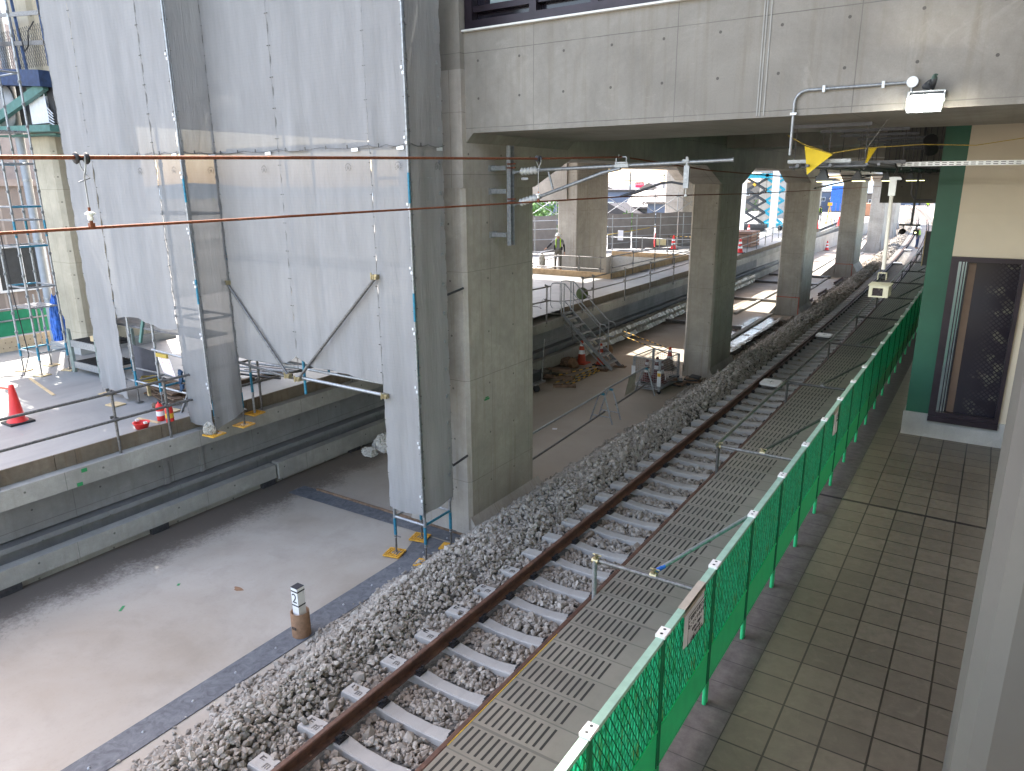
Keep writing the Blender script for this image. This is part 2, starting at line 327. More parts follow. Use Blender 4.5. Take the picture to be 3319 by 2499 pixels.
# ------------------------------------------------------------------ mesh builder
class MB:
    def __init__(s): s.v = []; s.f = []; s.mi = []; s.uv = {}; s.sm = []
    def add(s, vs, fs, mi=0, sm=False):
        o = len(s.v); s.v += [tuple(p) for p in vs]
        for f in fs: s.f.append(tuple(i+o for i in f)); s.mi.append(mi); s.sm.append(sm)
        return s
    def box(s, x0, x1, y0, y1, z0, z1, mi=0):
        vs = [(x, y, z) for z in (z0, z1) for y in (y0, y1) for x in (x0, x1)]
        return s.add(vs, [(0, 2, 3, 1), (4, 5, 7, 6), (0, 1, 5, 4), (2, 6, 7, 3), (0, 4, 6, 2), (1, 3, 7, 5)], mi)
    def obox(s, c, size, rot=(0, 0, 0), mi=0):
        e = Euler(rot).to_matrix(); c = Vector(c)
        vs = [c + e @ Vector((x*size[0]/2, y*size[1]/2, z*size[2]/2)) for z in (-1, 1) for y in (-1, 1) for x in (-1, 1)]
        return s.add(vs, [(0, 2, 3, 1), (4, 5, 7, 6), (0, 1, 5, 4), (2, 6, 7, 3), (0, 4, 6, 2), (1, 3, 7, 5)], mi)
    def beam(s, a, b, w, h, mi=0, up=(0, 0, 1)):   # rectangular bar from a to b
        a = Vector(a); b = Vector(b); d = (b-a).normalized(); u = Vector(up)
        if abs(d.dot(u)) > .98: u = Vector((0, 1, 0))
        x = d.cross(u).normalized(); y = x.cross(d).normalized()
        vs = [p + x*sx*w/2 + y*sy*h/2 for p in (a, b) for sx, sy in ((-1, -1), (1, -1), (1, 1), (-1, 1))]
        return s.add(vs, [(3, 2, 1, 0), (4, 5, 6, 7), (0, 1, 5, 4), (1, 2, 6, 5), (2, 3, 7, 6), (3, 0, 4, 7)], mi)
    def tube(s, pts, r, n=8, mi=0, caps=True, uv=False):
        pts = [Vector(p) for p in pts]; k = len(pts); rs = r if isinstance(r, (list, tuple)) else [r]*k
        vs = []; L = 0
        d0 = (pts[1]-pts[0]).normalized(); ref = Vector((0, 0, 1)) if abs(d0.z) < .9 else Vector((0, 1, 0))
        lens = []
        for i, p in enumerate(pts):
            d = (pts[min(i+1, k-1)] - pts[max(i-1, 0)]).normalized()
            x = d.cross(ref)
            if x.length < 1e-4: x = Vector((1, 0, 0))
            x.normalize(); y = d.cross(x).normalized(); ref = -y if False else ref
            if i: L += (p-pts[i-1]).length
            lens.append(L)
            for j in range(n):
                a = 2*math.pi*j/n; vs.append(p + x*math.cos(a)*rs[i] + y*math.sin(a)*rs[i])
        base = len(s.f)
        fs = [(i*n+j, i*n+(j+1) % n, (i+1)*n+(j+1) % n, (i+1)*n+j) for i in range(k-1) for j in range(n)]
        s.add(vs, fs, mi, True)
        if uv:
            for t, f in enumerate(fs):
                i = t//n; s.uv[base+t] = [(lens[i], 0), (lens[i], 0), (lens[i+1], 0), (lens[i+1], 0)]
        if caps:
            s.add([vs[j] for j in range(n)], [tuple(range(n))], mi); s.add([vs[(k-1)*n+j] for j in range(n)], [tuple(reversed(range(n)))], mi)
        return s
    def lathe(s, prof, c=(0, 0, 0), n=20, mi=0, axis='z', ax=None):
        c = Vector(c); vs = []
        q = Vector((0, 0, 1)).rotation_difference(Vector(ax).normalized()) if ax is not None else None
        for r, z in prof:
            for j in range(n):
                a = 2*math.pi*j/n; p = Vector((r*math.cos(a), r*math.sin(a), z))
                if q: p = q @ p
                vs.append(c+p)
        k = len(prof); fs = [(i*n+j, i*n+(j+1) % n, (i+1)*n+(j+1) % n, (i+1)*n+j) for i in range(k-1) for j in range(n)]
        s.add(vs, fs, mi, True)
        return s
    def prism(s, poly, axis, a, b, mi=0):   # poly in the two other axes, extruded a..b
        def P(u, v, w): return {'x': (w, u, v), 'y': (u, w, v), 'z': (u, v, w)}[axis]
        n = len(poly); vs = [P(u, v, a) for u, v in poly] + [P(u, v, b) for u, v in poly]
        fs = [tuple(range(n)), tuple(reversed(range(n, 2*n)))] + [(i, i+n, (i+1) % n+n, (i+1) % n) for i in range(n)]
        return s.add(vs, fs, mi)
    def build(s, name, mats, parent=None, fixn=True):
        me = bpy.data.meshes.new(name); loc = Vector((0, 0, 0))
        if parent is not None: loc = WL[parent.name]
        me.from_pydata([(v[0]-loc.x, v[1]-loc.y, v[2]-loc.z) for v in s.v], [], s.f)
        if not isinstance(mats, (list, tuple)): mats = [mats]
        for q in mats: me.materials.append(q if not isinstance(q, str) else mt[q])
        me.polygons.foreach_set('material_index', s.mi); me.polygons.foreach_set('use_smooth', s.sm)
        if s.uv:
            ul = me.uv_layers.new(name='UVMap')
            for fi, uvs in s.uv.items():
                for li, q in zip(me.polygons[fi].loop_indices, uvs): ul.data[li].uv = q
        if fixn:
            bm = bmesh.new(); bm.from_mesh(me); bmesh.ops.recalc_face_normals(bm, faces=bm.faces); bm.to_mesh(me); bm.free()
        me.update(); o = bpy.data.objects.new(name, me); COL.objects.link(o)
        if parent is not None:
            o.parent = parent; WL[o.name] = loc
        else: WL[o.name] = Vector((0, 0, 0))
        return o
WL = {}
def thing(name, label, cat, loc=(0, 0, 0), group=None):
    o = bpy.data.objects.new(name, None); COL.objects.link(o); o.location = loc; o.empty_display_size = .2
    WL[o.name] = Vector(loc); o['label'] = label; o['category'] = cat
    if group: o['group'] = group
    return o
def tag(o, label, cat, group=None):
    o['label'] = label; o['category'] = cat
    if group: o['group'] = group
    return o
def struct(o): o['kind'] = 'structure'; return o
def dup(o, loc=None, rot=None, label=None, parent=None):
    c = o.copy(); COL.objects.link(c)
    if parent is not None: c.parent = parent
    if loc is not None: c.location = loc
    if rot is not None: c.rotation_euler = rot
    if label: c['label'] = label
    for ch in o.children: dup(ch, parent=c)
    return c
def wx(y): return -.000434*(y-15)**2 if y > 15 else 0.
def text(s, size, mat, parent, matrix, extrude=.0008, name='lettering', align='CENTER'):
    cu = bpy.data.curves.new(name, 'FONT'); cu.body = s; cu.size = size; cu.extrude = extrude; cu.align_x = align; cu.align_y = 'CENTER'
    t = bpy.data.objects.new(name, cu); COL.objects.link(t)
    bpy.context.view_layer.update()
    me = bpy.data.meshes.new_from_object(t.evaluated_get(bpy.context.evaluated_depsgraph_get()))
    bpy.data.objects.remove(t); me.transform(matrix)
    if parent is not None: me.transform(Matrix.Translation(-WL[parent.name]))
    me.materials.clear(); me.materials.append(mt[mat]); o = bpy.data.objects.new(name, me); COL.objects.link(o)
    if parent is not None: o.parent = parent
    return o
def strip_surface(mb, x0, x1, ys, z, warp=True, mi=0, uv=True, xs=None):
    xs = xs or [x0, x1]; base = len(mb.f); vs = []; fs = []; n = len(xs)
    for y in ys:
        for x in xs: vs.append((x+(wx(y) if warp else 0), y, z))
    for i in range(len(ys)-1):
        for j in range(n-1): fs.append((i*n+j, i*n+j+1, (i+1)*n+j+1, (i+1)*n+j))
    mb.add(vs, fs, mi)
    if uv:
        t = 0
        for i in range(len(ys)-1):
            for j in range(n-1):
                mb.uv[base+t] = [(xs[j], ys[i]), (xs[j+1], ys[i]), (xs[j+1], ys[i+1]), (xs[j], ys[i+1])]; t += 1
def sweep(mb, prof, ys, mi=0, closed=True, warp=True, caps=True, sm=False):   # profile (x,z) swept along the curved line
    vs = []; n = len(prof)
    for y in ys:
        for x, z in prof: vs.append((x+(wx(y) if warp else 0), y, z))
    m_ = n if closed else n-1
    fs = [(i*n+j, i*n+(j+1) % n, (i+1)*n+(j+1) % n, (i+1)*n+j) for i in range(len(ys)-1) for j in range(m_)]
    mb.add(vs, fs, mi, sm)
    if caps and closed:
        mb.add(vs[:n], [tuple(range(n))], mi); mb.add(vs[-n:], [tuple(reversed(range(n)))], mi)
def YS(a, b, step=4.):
    n = max(1, int(round((b-a)/step))); return [a+(b-a)*i/n for i in range(n+1)]

# ================================================================== THE SETTING
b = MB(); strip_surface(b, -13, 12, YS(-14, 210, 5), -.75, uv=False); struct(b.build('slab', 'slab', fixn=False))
b = MB()
for x0, x1, y0, y1, mi in [(-7.56, -7.15, -2., 8.15, 0)]: b.box(x0, x1, y0, y1, -.748, -.738, mi)
o = b.build('drainage_band', 'strip'); struct(o)
b = MB(); b.add([(-11.3, 8.9, -.744), (-6.9, 9.0, -.744), (-6.9, 9.28, -.744), (-11.3, 9.32, -.744)], [(0, 1, 2, 3)])
b.add([(-7.6, 8.16, -.7435), (-6.9, 8.16, -.7435), (-6.9, 8.95, -.7435), (-7.9, 8.95, -.7435)], [(0, 1, 2, 3)]); struct(b.build('cross_band', 'strip', fixn=False))
b = MB(); b.box(-10.9, -6.85, 9.285, 9.31, -.75, -.70); tag(b.build('edging_strip', 'wood'), 'low dark edging board across the slab at the foot of the first pillar', 'edging')
for yy, xa, xb in ((12.3, -8.2, -7.1), ):
    pass
b = MB()
for i in range(15):
    y = 1. + i*.62; b.lathe([(0, .016), (.014, .012), (.02, 0)], (-7.36+.02*(i % 2), y, -.738), 8)
tag(b.build('band_bolts', 'galv'), 'row of bolt heads holding the dark rubber band to the slab', 'bolts')
# right platform
b = MB(); ys = YS(-8, 112, 2.); strip_surface(b, -2.986, 9, ys, 1.1, xs=[-2.986, -1.56, 9]); o = b.build('platform', 'rplat', fixn=False); struct(o)
b = MB(); sweep(b, [(-2.986, 1.096), (9, 1.096), (9, -.9), (-2.75, -.9), (-2.75, .85), (-2.986, .85)], ys); struct(b.build('platform_body', 'coping'))
b = MB(); b.box(-2.989, -2.984, 3.6, 5.3, 1.101, 1.104); tag(b.build('yellow_edge_line', 'yblack'), 'thin yellow line along the near platform edge beside the rail', 'edge line')
# left platform : floor with a pit, coping, recess, kerb
b = MB()
yl = YS(-14, 110, 4.)
strip_surface(b, -40, -12.08, [y for y in YS(-14, 30, 4.)], 1.1, xs=[-26, -12.08], uv=False)
strip_surface(b, 0, 0, YS(39.5, 110, 4.), 1.1, xs=[-26, -12.08], uv=False)
strip_surface(b, 0, 0, YS(30, 39.5, 3.2), 1.1, xs=[-14.3, -12.08], uv=False)
strip_surface(b, 0, 0, YS(30, 39.5, 3.2), 1.1, xs=[-26, -18.9], uv=False)
struct(b.build('left_platform', 'lfloor', fixn=False))
b = MB(); b.box(-18.9, -14.3, 30, 39.5, -.2, -.15); b.box(-19.1, -18.9, 29.9, 39.6, -.2, 1.09); b.box(-14.3, -14.12, 30., 39.5, -.2, 1.09); b.box(-18.9, -14.3, 39.5, 39.6, -.2, 1.09); b.box(-18.9, -14.3, 29.9, 30, -.2, 1.09)
struct(b.build('stair_pit', 'coping'))
b = MB(); sweep(b, [(-12.08, .888), (-11.87, .888), (-11.87, .585), (-12.5, .585), (-12.5, .888)], YS(-14, 110, 4.), caps=True); struct(b.build('platform_coping', 'coping'))
b = MB(); sweep(b, [(-12.40, .60), (-12.40, -.13), (-12.9, -.13), (-12.9, .60)], YS(-14, 110, 4.)); sweep(b, [(-12.22, -.16), (-12.22, -.245), (-12.9, -.245), (-12.9, -.16)], YS(-14, 110, 4.)); sweep(b, [(-12.33, -.25), (-12.33, -.75), (-12.9, -.75), (-12.9, -.25)], YS(-14, 110, 4.))
b.box(-12.399, -12.37, 7.75, 7.83, -.13, .6, 0); b.box(-12.399, -12.37, 7.0, 7.1, -.13, .6, 0)
struct(b.build('platform_under_wall', 'recess'))
b = MB(); sweep(b, [(-11.87, -.33), (-11.87, -.62), (-11.97, -.62), (-11.97, -.75), (-12.07, -.75), (-12.07, -.33)], YS(-14, 9.1, 4.)); sweep(b, [(-11.84, -.30), (-11.84, -.66), (-11.95, -.66), (-11.95, -.75), (-12.05, -.75), (-12.05, -.30)], YS(9.15, 110, 4.)); struct(b.build('platform_kerb', 'coping'))
b = MB()
for y in (3.9, 6.35, 8.75, 11.2): b.box(-11.965, -11.875 if y < 9 else -11.848, y, y+.32, -.745, -.60)
tag(b.build('drain_outlets', 'darkpipe'), 'dark grated drain outlets along the foot of the low concrete kerb', 'drain')
# boards along the left platform edge: every board a thing
bd = None; y = -2.2; L = 1.82
while y < 70:
    if not (19.9 < y+L/2 < 22.3):
        d = wx(y)
        b = MB(); b.box(-12.108+d, -12.078+d, y+.006, y+L-.006, .885, 1.135+.01*(int(y*3) % 2))
        tag(b.build('kerb_board', 'board'), 'stained plywood kerb board standing along the left platform edge', 'board', 'kerb boards along the left platform edge')
    y += L
# terrain outside
b = MB(); b.add([(-900, -200, -7.2), (-26, -200, -7.2), (-26, 900, -7.2), (-900, 900, -7.2)], [(0, 1, 2, 3)])
b.add([(-26, 112, -7.2), (300, 112, -7.2), (300, 900, -7.2), (-26, 900, -7.2)], [(0, 1, 2, 3)]); o = b.build('ground', M('town_ground', (.26, .25, .22), .9, 0, .4, .05), fixn=False); struct(o)
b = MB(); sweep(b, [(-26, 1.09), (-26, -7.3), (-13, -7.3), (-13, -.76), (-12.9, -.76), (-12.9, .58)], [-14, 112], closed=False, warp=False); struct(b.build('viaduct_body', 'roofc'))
hills = MB(); pts = []
for i in range(60):
    a = R(150-i*1.9); d = 820
    pts.append((d*math.cos(a), d*math.sin(a), 2.+7*abs(math.sin(i*.7))*abs(math.cos(i*.23))))
vs = [(x, y, -7.2) for x, y, z in pts]+[(x*1.03, y*1.03, z) for x, y, z in pts]; n = len(pts)
hills.add(vs, [(i, i+1, n+i+1, n+i) for i in range(n-1)]); struct(hills.build('hills', M('blue_hills', (.25, .32, .38), .9, 0, .15, .02)))

# ================================================================== CONCRETE FRAME
def haunch_pillar(name, label, y0, y1, xl, xr, fl, fr, fz, top=5.2, ch=.06):
    d = 0
    t = thing(name, label, 'pillar', ((xl+xr)/2, (y0+y1)/2, -.75), 'concrete pillars carrying the viaduct')
    b = MB()
    poly = [(xl+ch, y0), (xr-ch, y0), (xr, y0+ch), (xr, y1-ch), (xr-ch, y1), (xl+ch, y1), (xl, y1-ch), (xl, y0+ch)]
    b.prism(poly, 'z', -.76, top); b.build('shaft', 'pillar', t)
    if fl or fr:
        b = MB(); b.prism([(xl-fl, -.76), (xr+fr, -.76), (xr-.003, -.75+fz*(1 if fr else 0)+.001), (xr-.003, -.6), (xl+.003, -.6), (xl+.003, -.75+fz)], 'y', y0-.004, y1+.15); b.build('flared_foot', 'pillar', t)
    return t
PIL = [('first concrete pillar nearest the viewer, beside the sheeted scaffold tower', 9.30, 11.40, -8.25, -6.98, .14, .26, .40),
       ('second concrete pillar along the ballast, with dark rubble at its foot', 21.95, 24.1, -7.86, -6.98, 0., .16, .34),
       ('third concrete pillar along the ballast, red line painted round its foot', 34.9, 37.2, -8.2, -7.14, .3, .22, .4),
       ('fourth concrete pillar, widely flared at the foot with red marking lines', 51, 53.6, -8.51, -7.42, .85, .5, .85),
       ('fifth concrete pillar, partly behind the hanging grey camera pole', 70, 72.6, -9.35, -8.2, .5, .2, .9),
       ('sixth concrete pillar, far along the curving track', 88, 90.5, -10.6, -9.3, .3, .2, .9),
       ('seventh concrete pillar, farthest of the row by the curve', 106, 108, -12.1, -10.9, .3, .2, .9)]
for lab, y0, y1, xl, xr, fl, fr, fz in PIL: haunch_pillar('concrete_pillar', lab, y0, y1, xl, xr, fl, fr, fz)
# red lines
for (y0, xl, xr, y1, w_) in ((34.9, -8.2, -7.14, 37.2, 'third'), (51, -8.51, -7.42, 53.6, 'fourth')):
    b = MB(); b.box(xl, xr, y0-.012, y0-.004, .10, .13); b.box(xr-.05, xr-.02, y0-.0125, y0-.0045, -.7, .12)
    tag(b.build('red_marking_line', 'redorange'), 'red setting-out line painted on the %s pillar' % w_, 'marking')
# longitudinal girder with haunches
b = MB(); ends = [(p[1], p[2], p[3]) for p in PIL]
for i, (lab, y0, y1, xl, xr, *_r) in enumerate(PIL):
    b.box(xl-.02, xr+.003, y0 if i == 0 else y0-.001, y1+.001, 5.2, 6.9)
    b.prism([(y1, 5.2), (y1+1.35, 5.7), (y1+1.35, 5.72), (y1, 5.72)], 'x', xl-.02, xr+.003)
    if i: b.prism([(y0, 5.2), (y0-1.45, 5.7), (y0-1.45, 5.72), (y0, 5.72)], 'x', xl-.02, xr+.003)
for a, c in zip(PIL[:-1], PIL[1:]):
    xa0, xa1, xc0, xc1 = a[3]-.02, a[4], c[3]-.02, c[4]; y0, y1 = a[2], c[1]
    vs = [(xa0, y0, 5.7), (xa1, y0, 5.7), (xa1, y0, 6.9), (xa0, y0, 6.9), (xc0, y1, 5.7), (xc1, y1, 5.7), (xc1, y1, 6.9), (xc0, y1, 6.9)]
    b.add(vs, [(0, 1, 2, 3), (7, 6, 5, 4), (0, 4, 5, 1), (1, 5, 6, 2), (2, 6, 7, 3), (3, 7, 4, 0)])
tag(b.build('girder', 'beam'), 'long dark concrete girder running over the tops of the pillars', 'girder')
# front cross beam and wall with window
t = thing('station_wall', 'big grey concrete wall over the track, with dotted tie holes and a strip window', 'wall', (-3, 9.4, 6))
b = MB(); b.box(-6.98, 12, 9.40, 12.6, 6.0, 6.9); b.prism([(-6.98, 5.86), (-6.84, 6.0), (-6.98, 6.0)], 'y', 9.402, 12.6); b.build('cross_beam', 'conc', t)
b = MB(); b.box(-6.98, 12, 9.402, 9.75, 6.9, 7.42); b.box(-8.25, -6.983, 9.301, 9.75, 5.2, 11.5); b.box(-6.98, 12, 9.402, 9.75, 9.0, 11.5); b.build('wall_face', 'conc', t)
w = MB(); w.box(-6.97, 12, 9.33, 9.40, 7.40, 7.425, 0); w.build('window_sill', 'whitesteel', t)
b = MB(); b.box(-6.96, 12, 9.41, 9.55, 7.43, 7.55); b.box(-6.96, -6.83, 9.41, 9.55, 7.55, 9.); b.box(-6.96, 12, 9.41, 9.55, 8.88, 9.)
for x in (-5.85, -4.9, -3.2, -1.5, .2): b.box(x, x+.11, 9.412, 9.55, 7.55, 8.88)
b.box(-6.83, 12, 9.45, 9.54, 7.66, 7.74); fo = b.build('window', 'frame', t)
WL[fo.name] = WL[t.name]
b = MB(); b.box(-6.83, 12, 9.56, 9.57, 7.55, 8.88); b.build('pane', 'glass', fo)
b = MB(); b.box(-6.6, -5.9, 9.553, 9.558, 7.76, 8.88); b.build('pale_panel', 'paleglass', fo)
# water stain stripes
b = MB()
for x in (-2.63, -2.60, -2.55): b.box(x, x+.016, 9.393, 9.399, 6.02, 7.4)
tag(b.build('paint_runs', M('pale_drip', (.335, .325, .30), .6)), 'pale vertical paint runs down the concrete wall', 'stain')
# roof in strips with open gaps
t = thing('viaduct_roof', 'dark concrete roof deck over the tracks, with open gaps', 'roof', (-8, 60, 6.9))
b = MB()
def rb(x0, x1, y0, y1): b.box(x0, x1, y0, y1, 6.905, 7.3)
rb(-13.3, 8, 9.76, 58); rb(-18.3, -15.8, 9.76, 58); rb(-21, -18.31, 9.76, 30)
for y0, y1 in ((9.76, 22.5), (23.0, 26.3), (28.3, 37.8), (45.5, 54.)): rb(-15.8, -13.3, y0, y1)
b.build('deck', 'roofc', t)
b = MB()
for (lab, y0, y1, xl, xr, *_r) in PIL[1:]:
    b.box(-17.6, xl-.03, y0+.2, y1-.2, 5.95, 6.9); b.box(xr+.01, 8, y0+.2, y1-.2, 6.2, 6.9)
b.build('cross_beam', 'beam', t)
# outer pillars
QP = [('outer concrete pillar behind the worker, with a deep drop wall on top', 32.0, 35.3, -18.25, -17.15, 1.1),
      ('outer concrete pillar to the right of the cones', 47.6, 50.2, -18.9, -17.6, 1.1),
      ('outer concrete pillar behind the scissor lifts', 71, 73, -19, -17.8, 1.1)]
for lab, y0, y1, xl, xr, zb in QP:
    t = thing('concrete_pillar', lab, 'pillar', ((xl+xr)/2, (y0+y1)/2, zb), 'outer pillars beyond the left platform')
    b = MB(); b.prism([(xl+.05, y0), (xr-.05, y0), (xr, y0+.05), (xr, y1), (xl, y1), (xl, y0+.05)], 'z', -.2, 6.9); b.build('shaft', 'pillar', t)
b = MB(); b.box(-24, -17.7, 31.9, 32.3, 4.43, 6.9); b.box(-18.2, -17.75, 32.3, 35.4, 4.43, 6.9)
tag(b.build('drop_wall', 'beam'), 'deep concrete drop wall round the top of the outer pillar', 'drop wall')
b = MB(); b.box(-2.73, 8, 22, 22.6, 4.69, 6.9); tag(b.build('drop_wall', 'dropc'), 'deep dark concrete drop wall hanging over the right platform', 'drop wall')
b = MB(); b.box(-18.4, -17.5, 35.4, 118, 6.0, 6.9); b.prism([(47.6, 5.4), (46.2, 6.0), (47.6, 6.0)], 'x', -18.3, -17.6); b.prism([(50.2, 5.4), (51.6, 6.0), (50.2, 6.0)], 'x', -18.3, -17.6); tag(b.build('girder', 'beam'), 'outer concrete edge girder above the left platform', 'girder')
# tall left pillar by the stair tower
t = thing('concrete_pillar', 'tall pale concrete pillar left of the sheets, with a drainpipe beside it', 'pillar', (-20, 9.9, 1.1))
b = MB(); b.prism([(-20.5, 9.4), (-19.55, 9.4), (-19.45, 9.5), (-19.45, 11.6), (-20.5, 11.6)], 'z', 1.1, 11.5); b.build('shaft', concrete('pale_pillar', (.50, .45, .35), pu=1.2, pv=1.8, ov=.5, dirt=.2, streak=.3), t)
b = MB(); b.box(-20.75, -19.2, 9.15, 11.8, 1.1, 1.3); b.build('plinth', 'plinth', t)
b = MB(); b.tube([(-20.75, 9.3, 1.3), (-20.75, 9.3, 11)], .10, 10); b.build('drainpipe', M('grey_pvc', (.30, .33, .37), .4), t)
b = MB()
for z in (2.4, 3.9, 5.4): b.tube([(-20.75, 9.3, z), (-20.75, 9.3, z+.05)], .118, 10)
b.build('pipe_band', 'galv', t)
# ballast end / viaduct kerb along far left of the track
b = MB(); sweep(b, [(-9.7, -.75), (-9.55, -.75), (-9.55, -.66), (-9.7, -.66)], YS(34, 108, 5)); sweep(b, [(-8.3, -.75), (-8.1, -.75), (-8.1, -.69), (-8.3, -.69)], YS(25.3, 108, 5)); struct(b.build('slab_upstand', 'coping'))
b = MB()
for y, w_ in ((30.5, 'nearest'), (38.5, 'second'), (46, 'third'), (50, 'farthest')):
    b = MB(); b.box(-11.8+wx(y), -8.5, y, y+.18, -.75, -.62)
    tag(b.build('cable_duct', 'oldpipe'), 'dark steel duct laid across the far slab, the %s of four' % w_, 'duct', 'ducts across the far slab')
for k, (y, l) in enumerate(((37.6, 2.0), (41.4, 2.2), (46.5, 3.))):
    b = MB(); x = -6.75+wx(y)-.0*k
    b.prism([(-.07, 0), (.07, 0), (.07, .012), (.01, .02), (.01, .11), (.035, .12), (.035, .15), (-.035, .15), (-.035, .12), (-.01, .11), (-.01, .02), (-.07, .012)], 'y', 0, l)
    b.v = [(vx+x-.5, vy+y, vz-.66) for vx, vy, vz in b.v]
    tag(b.build('spare_rail', 'rail'), ('short rusty rail length lying left of the ballast, nearest of three', 'short rusty rail length lying left of the ballast, middle of three', 'short rusty rail length lying left of the ballast, farthest of three')[k], 'rail', 'spare rails beside the ballast')
# polythene on kerb far
b = MB(); yy = YS(22.6, 46, .14); vs = []
for i, y in enumerate(yy):
    for j, (x, z) in enumerate([(-12.1, -.27), (-11.95, -.24), (-11.80, -.27), (-11.74, -.40), (-11.76, -.55), (-11.70, -.70)]):
        vs.append((x+wx(y)+random.uniform(-.025, .025), y, z+random.uniform(-.02, .02)))
b.add(vs, [(i*6+j, i*6+j+1, (i+1)*6+j+1, (i+1)*6+j) for i in range(len(yy)-1) for j in range(5)]); tag(b.build('polythene_cover', 'sheetplastic'), 'wrinkled translucent polythene wrapped over the far kerb', 'plastic cover')
b = MB(); vs = []; yy = YS(24.4, 33.8, .2)
for i, y in enumerate(yy):
    for j in range(4): vs.append((-7.45+wx(y)+j*.12+random.uniform(-.03, .03)-.15, y, -.74+.05*(j > 0)+.1*(j > 1)+random.uniform(0, .05)))
b.add(vs, [(i*4+j, i*4+j+1, (i+1)*4+j+1, (i+1)*4+j) for i in range(len(yy)-1) for j in range(3)]); tag(b.build('polythene_strip', 'sheetplastic'), 'crumpled polythene strip along the ballast toe beside the second pillar', 'plastic sheet')
# sunlit edge: camera-side overpass floor above the platform (the place the picture was taken from) and near column
t = thing('overpass', 'concrete overpass floor and station building behind the viewer, with unseen roof slabs shaped to block the sun', 'building', (3, -4, 3))
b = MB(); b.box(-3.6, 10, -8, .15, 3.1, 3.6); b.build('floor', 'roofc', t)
b = MB(); b.box(1.6, 10, .15, 13.3, 1.1, 9.); b.build('wall', 'cream', t)
b = MB(); b.box(-21.4, 10, 6.2, 9.76, 11.6, 12.); b.box(-6., 10, 3.3, 6.19, 11.6, 12.); b.box(-2.8, 10, -8, 3.29, 8.7, 9.); b.box(-18.3, -8.26, 9.78, 10.1, 7.31, 11.59); b.box(-8.24, 10, 9.78, 10.1, 7.31, 11.59); b.build('roof', 'roofc', t)  # unseen roof slabs and wall, shaped to block sun and let skylight in
t = thing('near_column', 'smooth pale grey column close to the viewer at the lower right', 'column', (.5, 3.9, 1.1))
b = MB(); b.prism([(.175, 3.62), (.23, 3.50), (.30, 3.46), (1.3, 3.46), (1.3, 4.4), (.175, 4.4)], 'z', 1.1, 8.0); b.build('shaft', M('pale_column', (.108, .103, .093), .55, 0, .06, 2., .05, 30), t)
# building beside the platform
t = thing('station_building', 'station building with green corner panel, cream cladding and dark lattice window', 'building', (0, 14, 1.1))
b = MB(); b.box(-.91, 8, 13.47, 40, 1.1, 1.5); b.build('plinth', 'plinth', t)
b = MB(); b.box(-.88, -.545, 13.5, 30, 1.5, 6.9); b.build('corner_panel', 'green', t)
b = MB()
zz = [4.1, 4.78, 5.42, 6.02, 6.9]
for a, c in zip(zz[:-1], zz[1:]): b.box(-.545, 8, 13.503, 13.8, a+.004, c-.004)
b.box(.44, 8, 13.503, 13.8, 1.5, 4.1); b.box(-.54, 8, 13.515, 13.8, 4.1, 6.9); b.build('cladding', 'cream', t)
b = MB(); b.box(-.545, .44, 13.42, 13.56, 1.40, 1.49); b.box(-.545, -.44, 13.44, 13.56, 1.49, 4.1); b.box(-.44, .44, 13.44, 13.56, 4.03, 4.1); b.box(.38, .44, 13.44, 13.56, 1.49, 4.03); b.box(-.40, -.385, 13.46, 13.56, 1.49, 4.03); b.box(-.36, -.345, 13.46, 13.56, 1.49, 4.03)
b.box(-.44, .38, 13.45, 13.56, 1.49, 1.56); wo = b.build('window', 'frame', t); WL[wo.name] = WL[t.name]
b = MB(); b.box(-.33, .38, 13.58, 13.59, 1.5, 4.03); b.build('pane', 'glass', wo)
b = MB(); b.box(-.30, -.20, 13.57, 13.577, 1.56, 4.0); b.build('wooden_mullion', M('brown_mullion', (.13, .085, .06), .6), wo)
# far-left brown-clad building
t = thing('brown_building', 'brown metal-clad building with aluminium windows beyond the far left barrier', 'building', (-25, 8, -7))
b = MB(); b.box(-32, -25.2, 2, 12.4, -7, 5.3); b.build('wall', 'siding', t)
b = MB(); b.box(-32, -25.1, 2, 12.4, 5.3, 5.5); b.box(-32, -25.8, 2, 12.4, 5.5, 10); b.build('upper_wall', M('pale_brown_panel', (.33, .27, .24), .7), t)
for y0 in (8.0, 9.95):
    b = MB(); z0, z1 = 2.15, 3.55
    b.box(-25.2, -25.12, y0, y0+.07, z0, z1); b.box(-25.2, -25.12, y0+1.43, y0+1.5, z0, z1); b.box(-25.2, -25.12, y0+.07, y0+1.43, z0, z0+.07); b.box(-25.2, -25.12, y0+.07, y0+1.43, z1-.07, z1); b.box(-25.2, -25.13, y0+.72, y0+.78, z0+.07, z1-.07)
    wo = b.build('window', 'silver', t); WL[wo.name] = WL[t.name]
    b = MB(); b.box(-25.198, -25.18, y0+.07, y0+1.43, z0+.07, z1-.07); b.build('pane', 'dgrey', wo)
# ================================================================== TRACK
def zb(x, y):   # ballast surface (x already straightened)
    xx = x; h = np.full(np.shape(x), -.215); h = np.where((xx > -5.45) & (xx < -3.4), -.222-.035*np.clip((y-7)/8, 0, 1), h)
    h = np.where(xx < -5.45, -.215+.13*np.clip((-5.45-xx)/.25, 0, 1), h)
    e_ = -5.98-.27*np.clip((y-4.5)/2.5, 0, 1)+.15*np.clip((y-11)/6, 0, 1); h = np.where(xx < e_, -.085-(e_-xx)*.76, h); h = np.maximum(h, -.735)
    h = np.where(xx > -3.45, -.2-.25*np.clip((xx+3.45)/.4, 0, 1), h)
    return h
vs = []; ys = list(np.concatenate([np.arange(-1, 20, .25), np.arange(20, 175, 2.)])); xs = np.linspace(-7.15, -2.8, 34)
b = MB(); vs = []
for y in ys:
    for x in xs:
        X = x+wx(y); vs.append((X, y, float(zb(np.array(x), y))-.03+random.uniform(-.012, .012)))
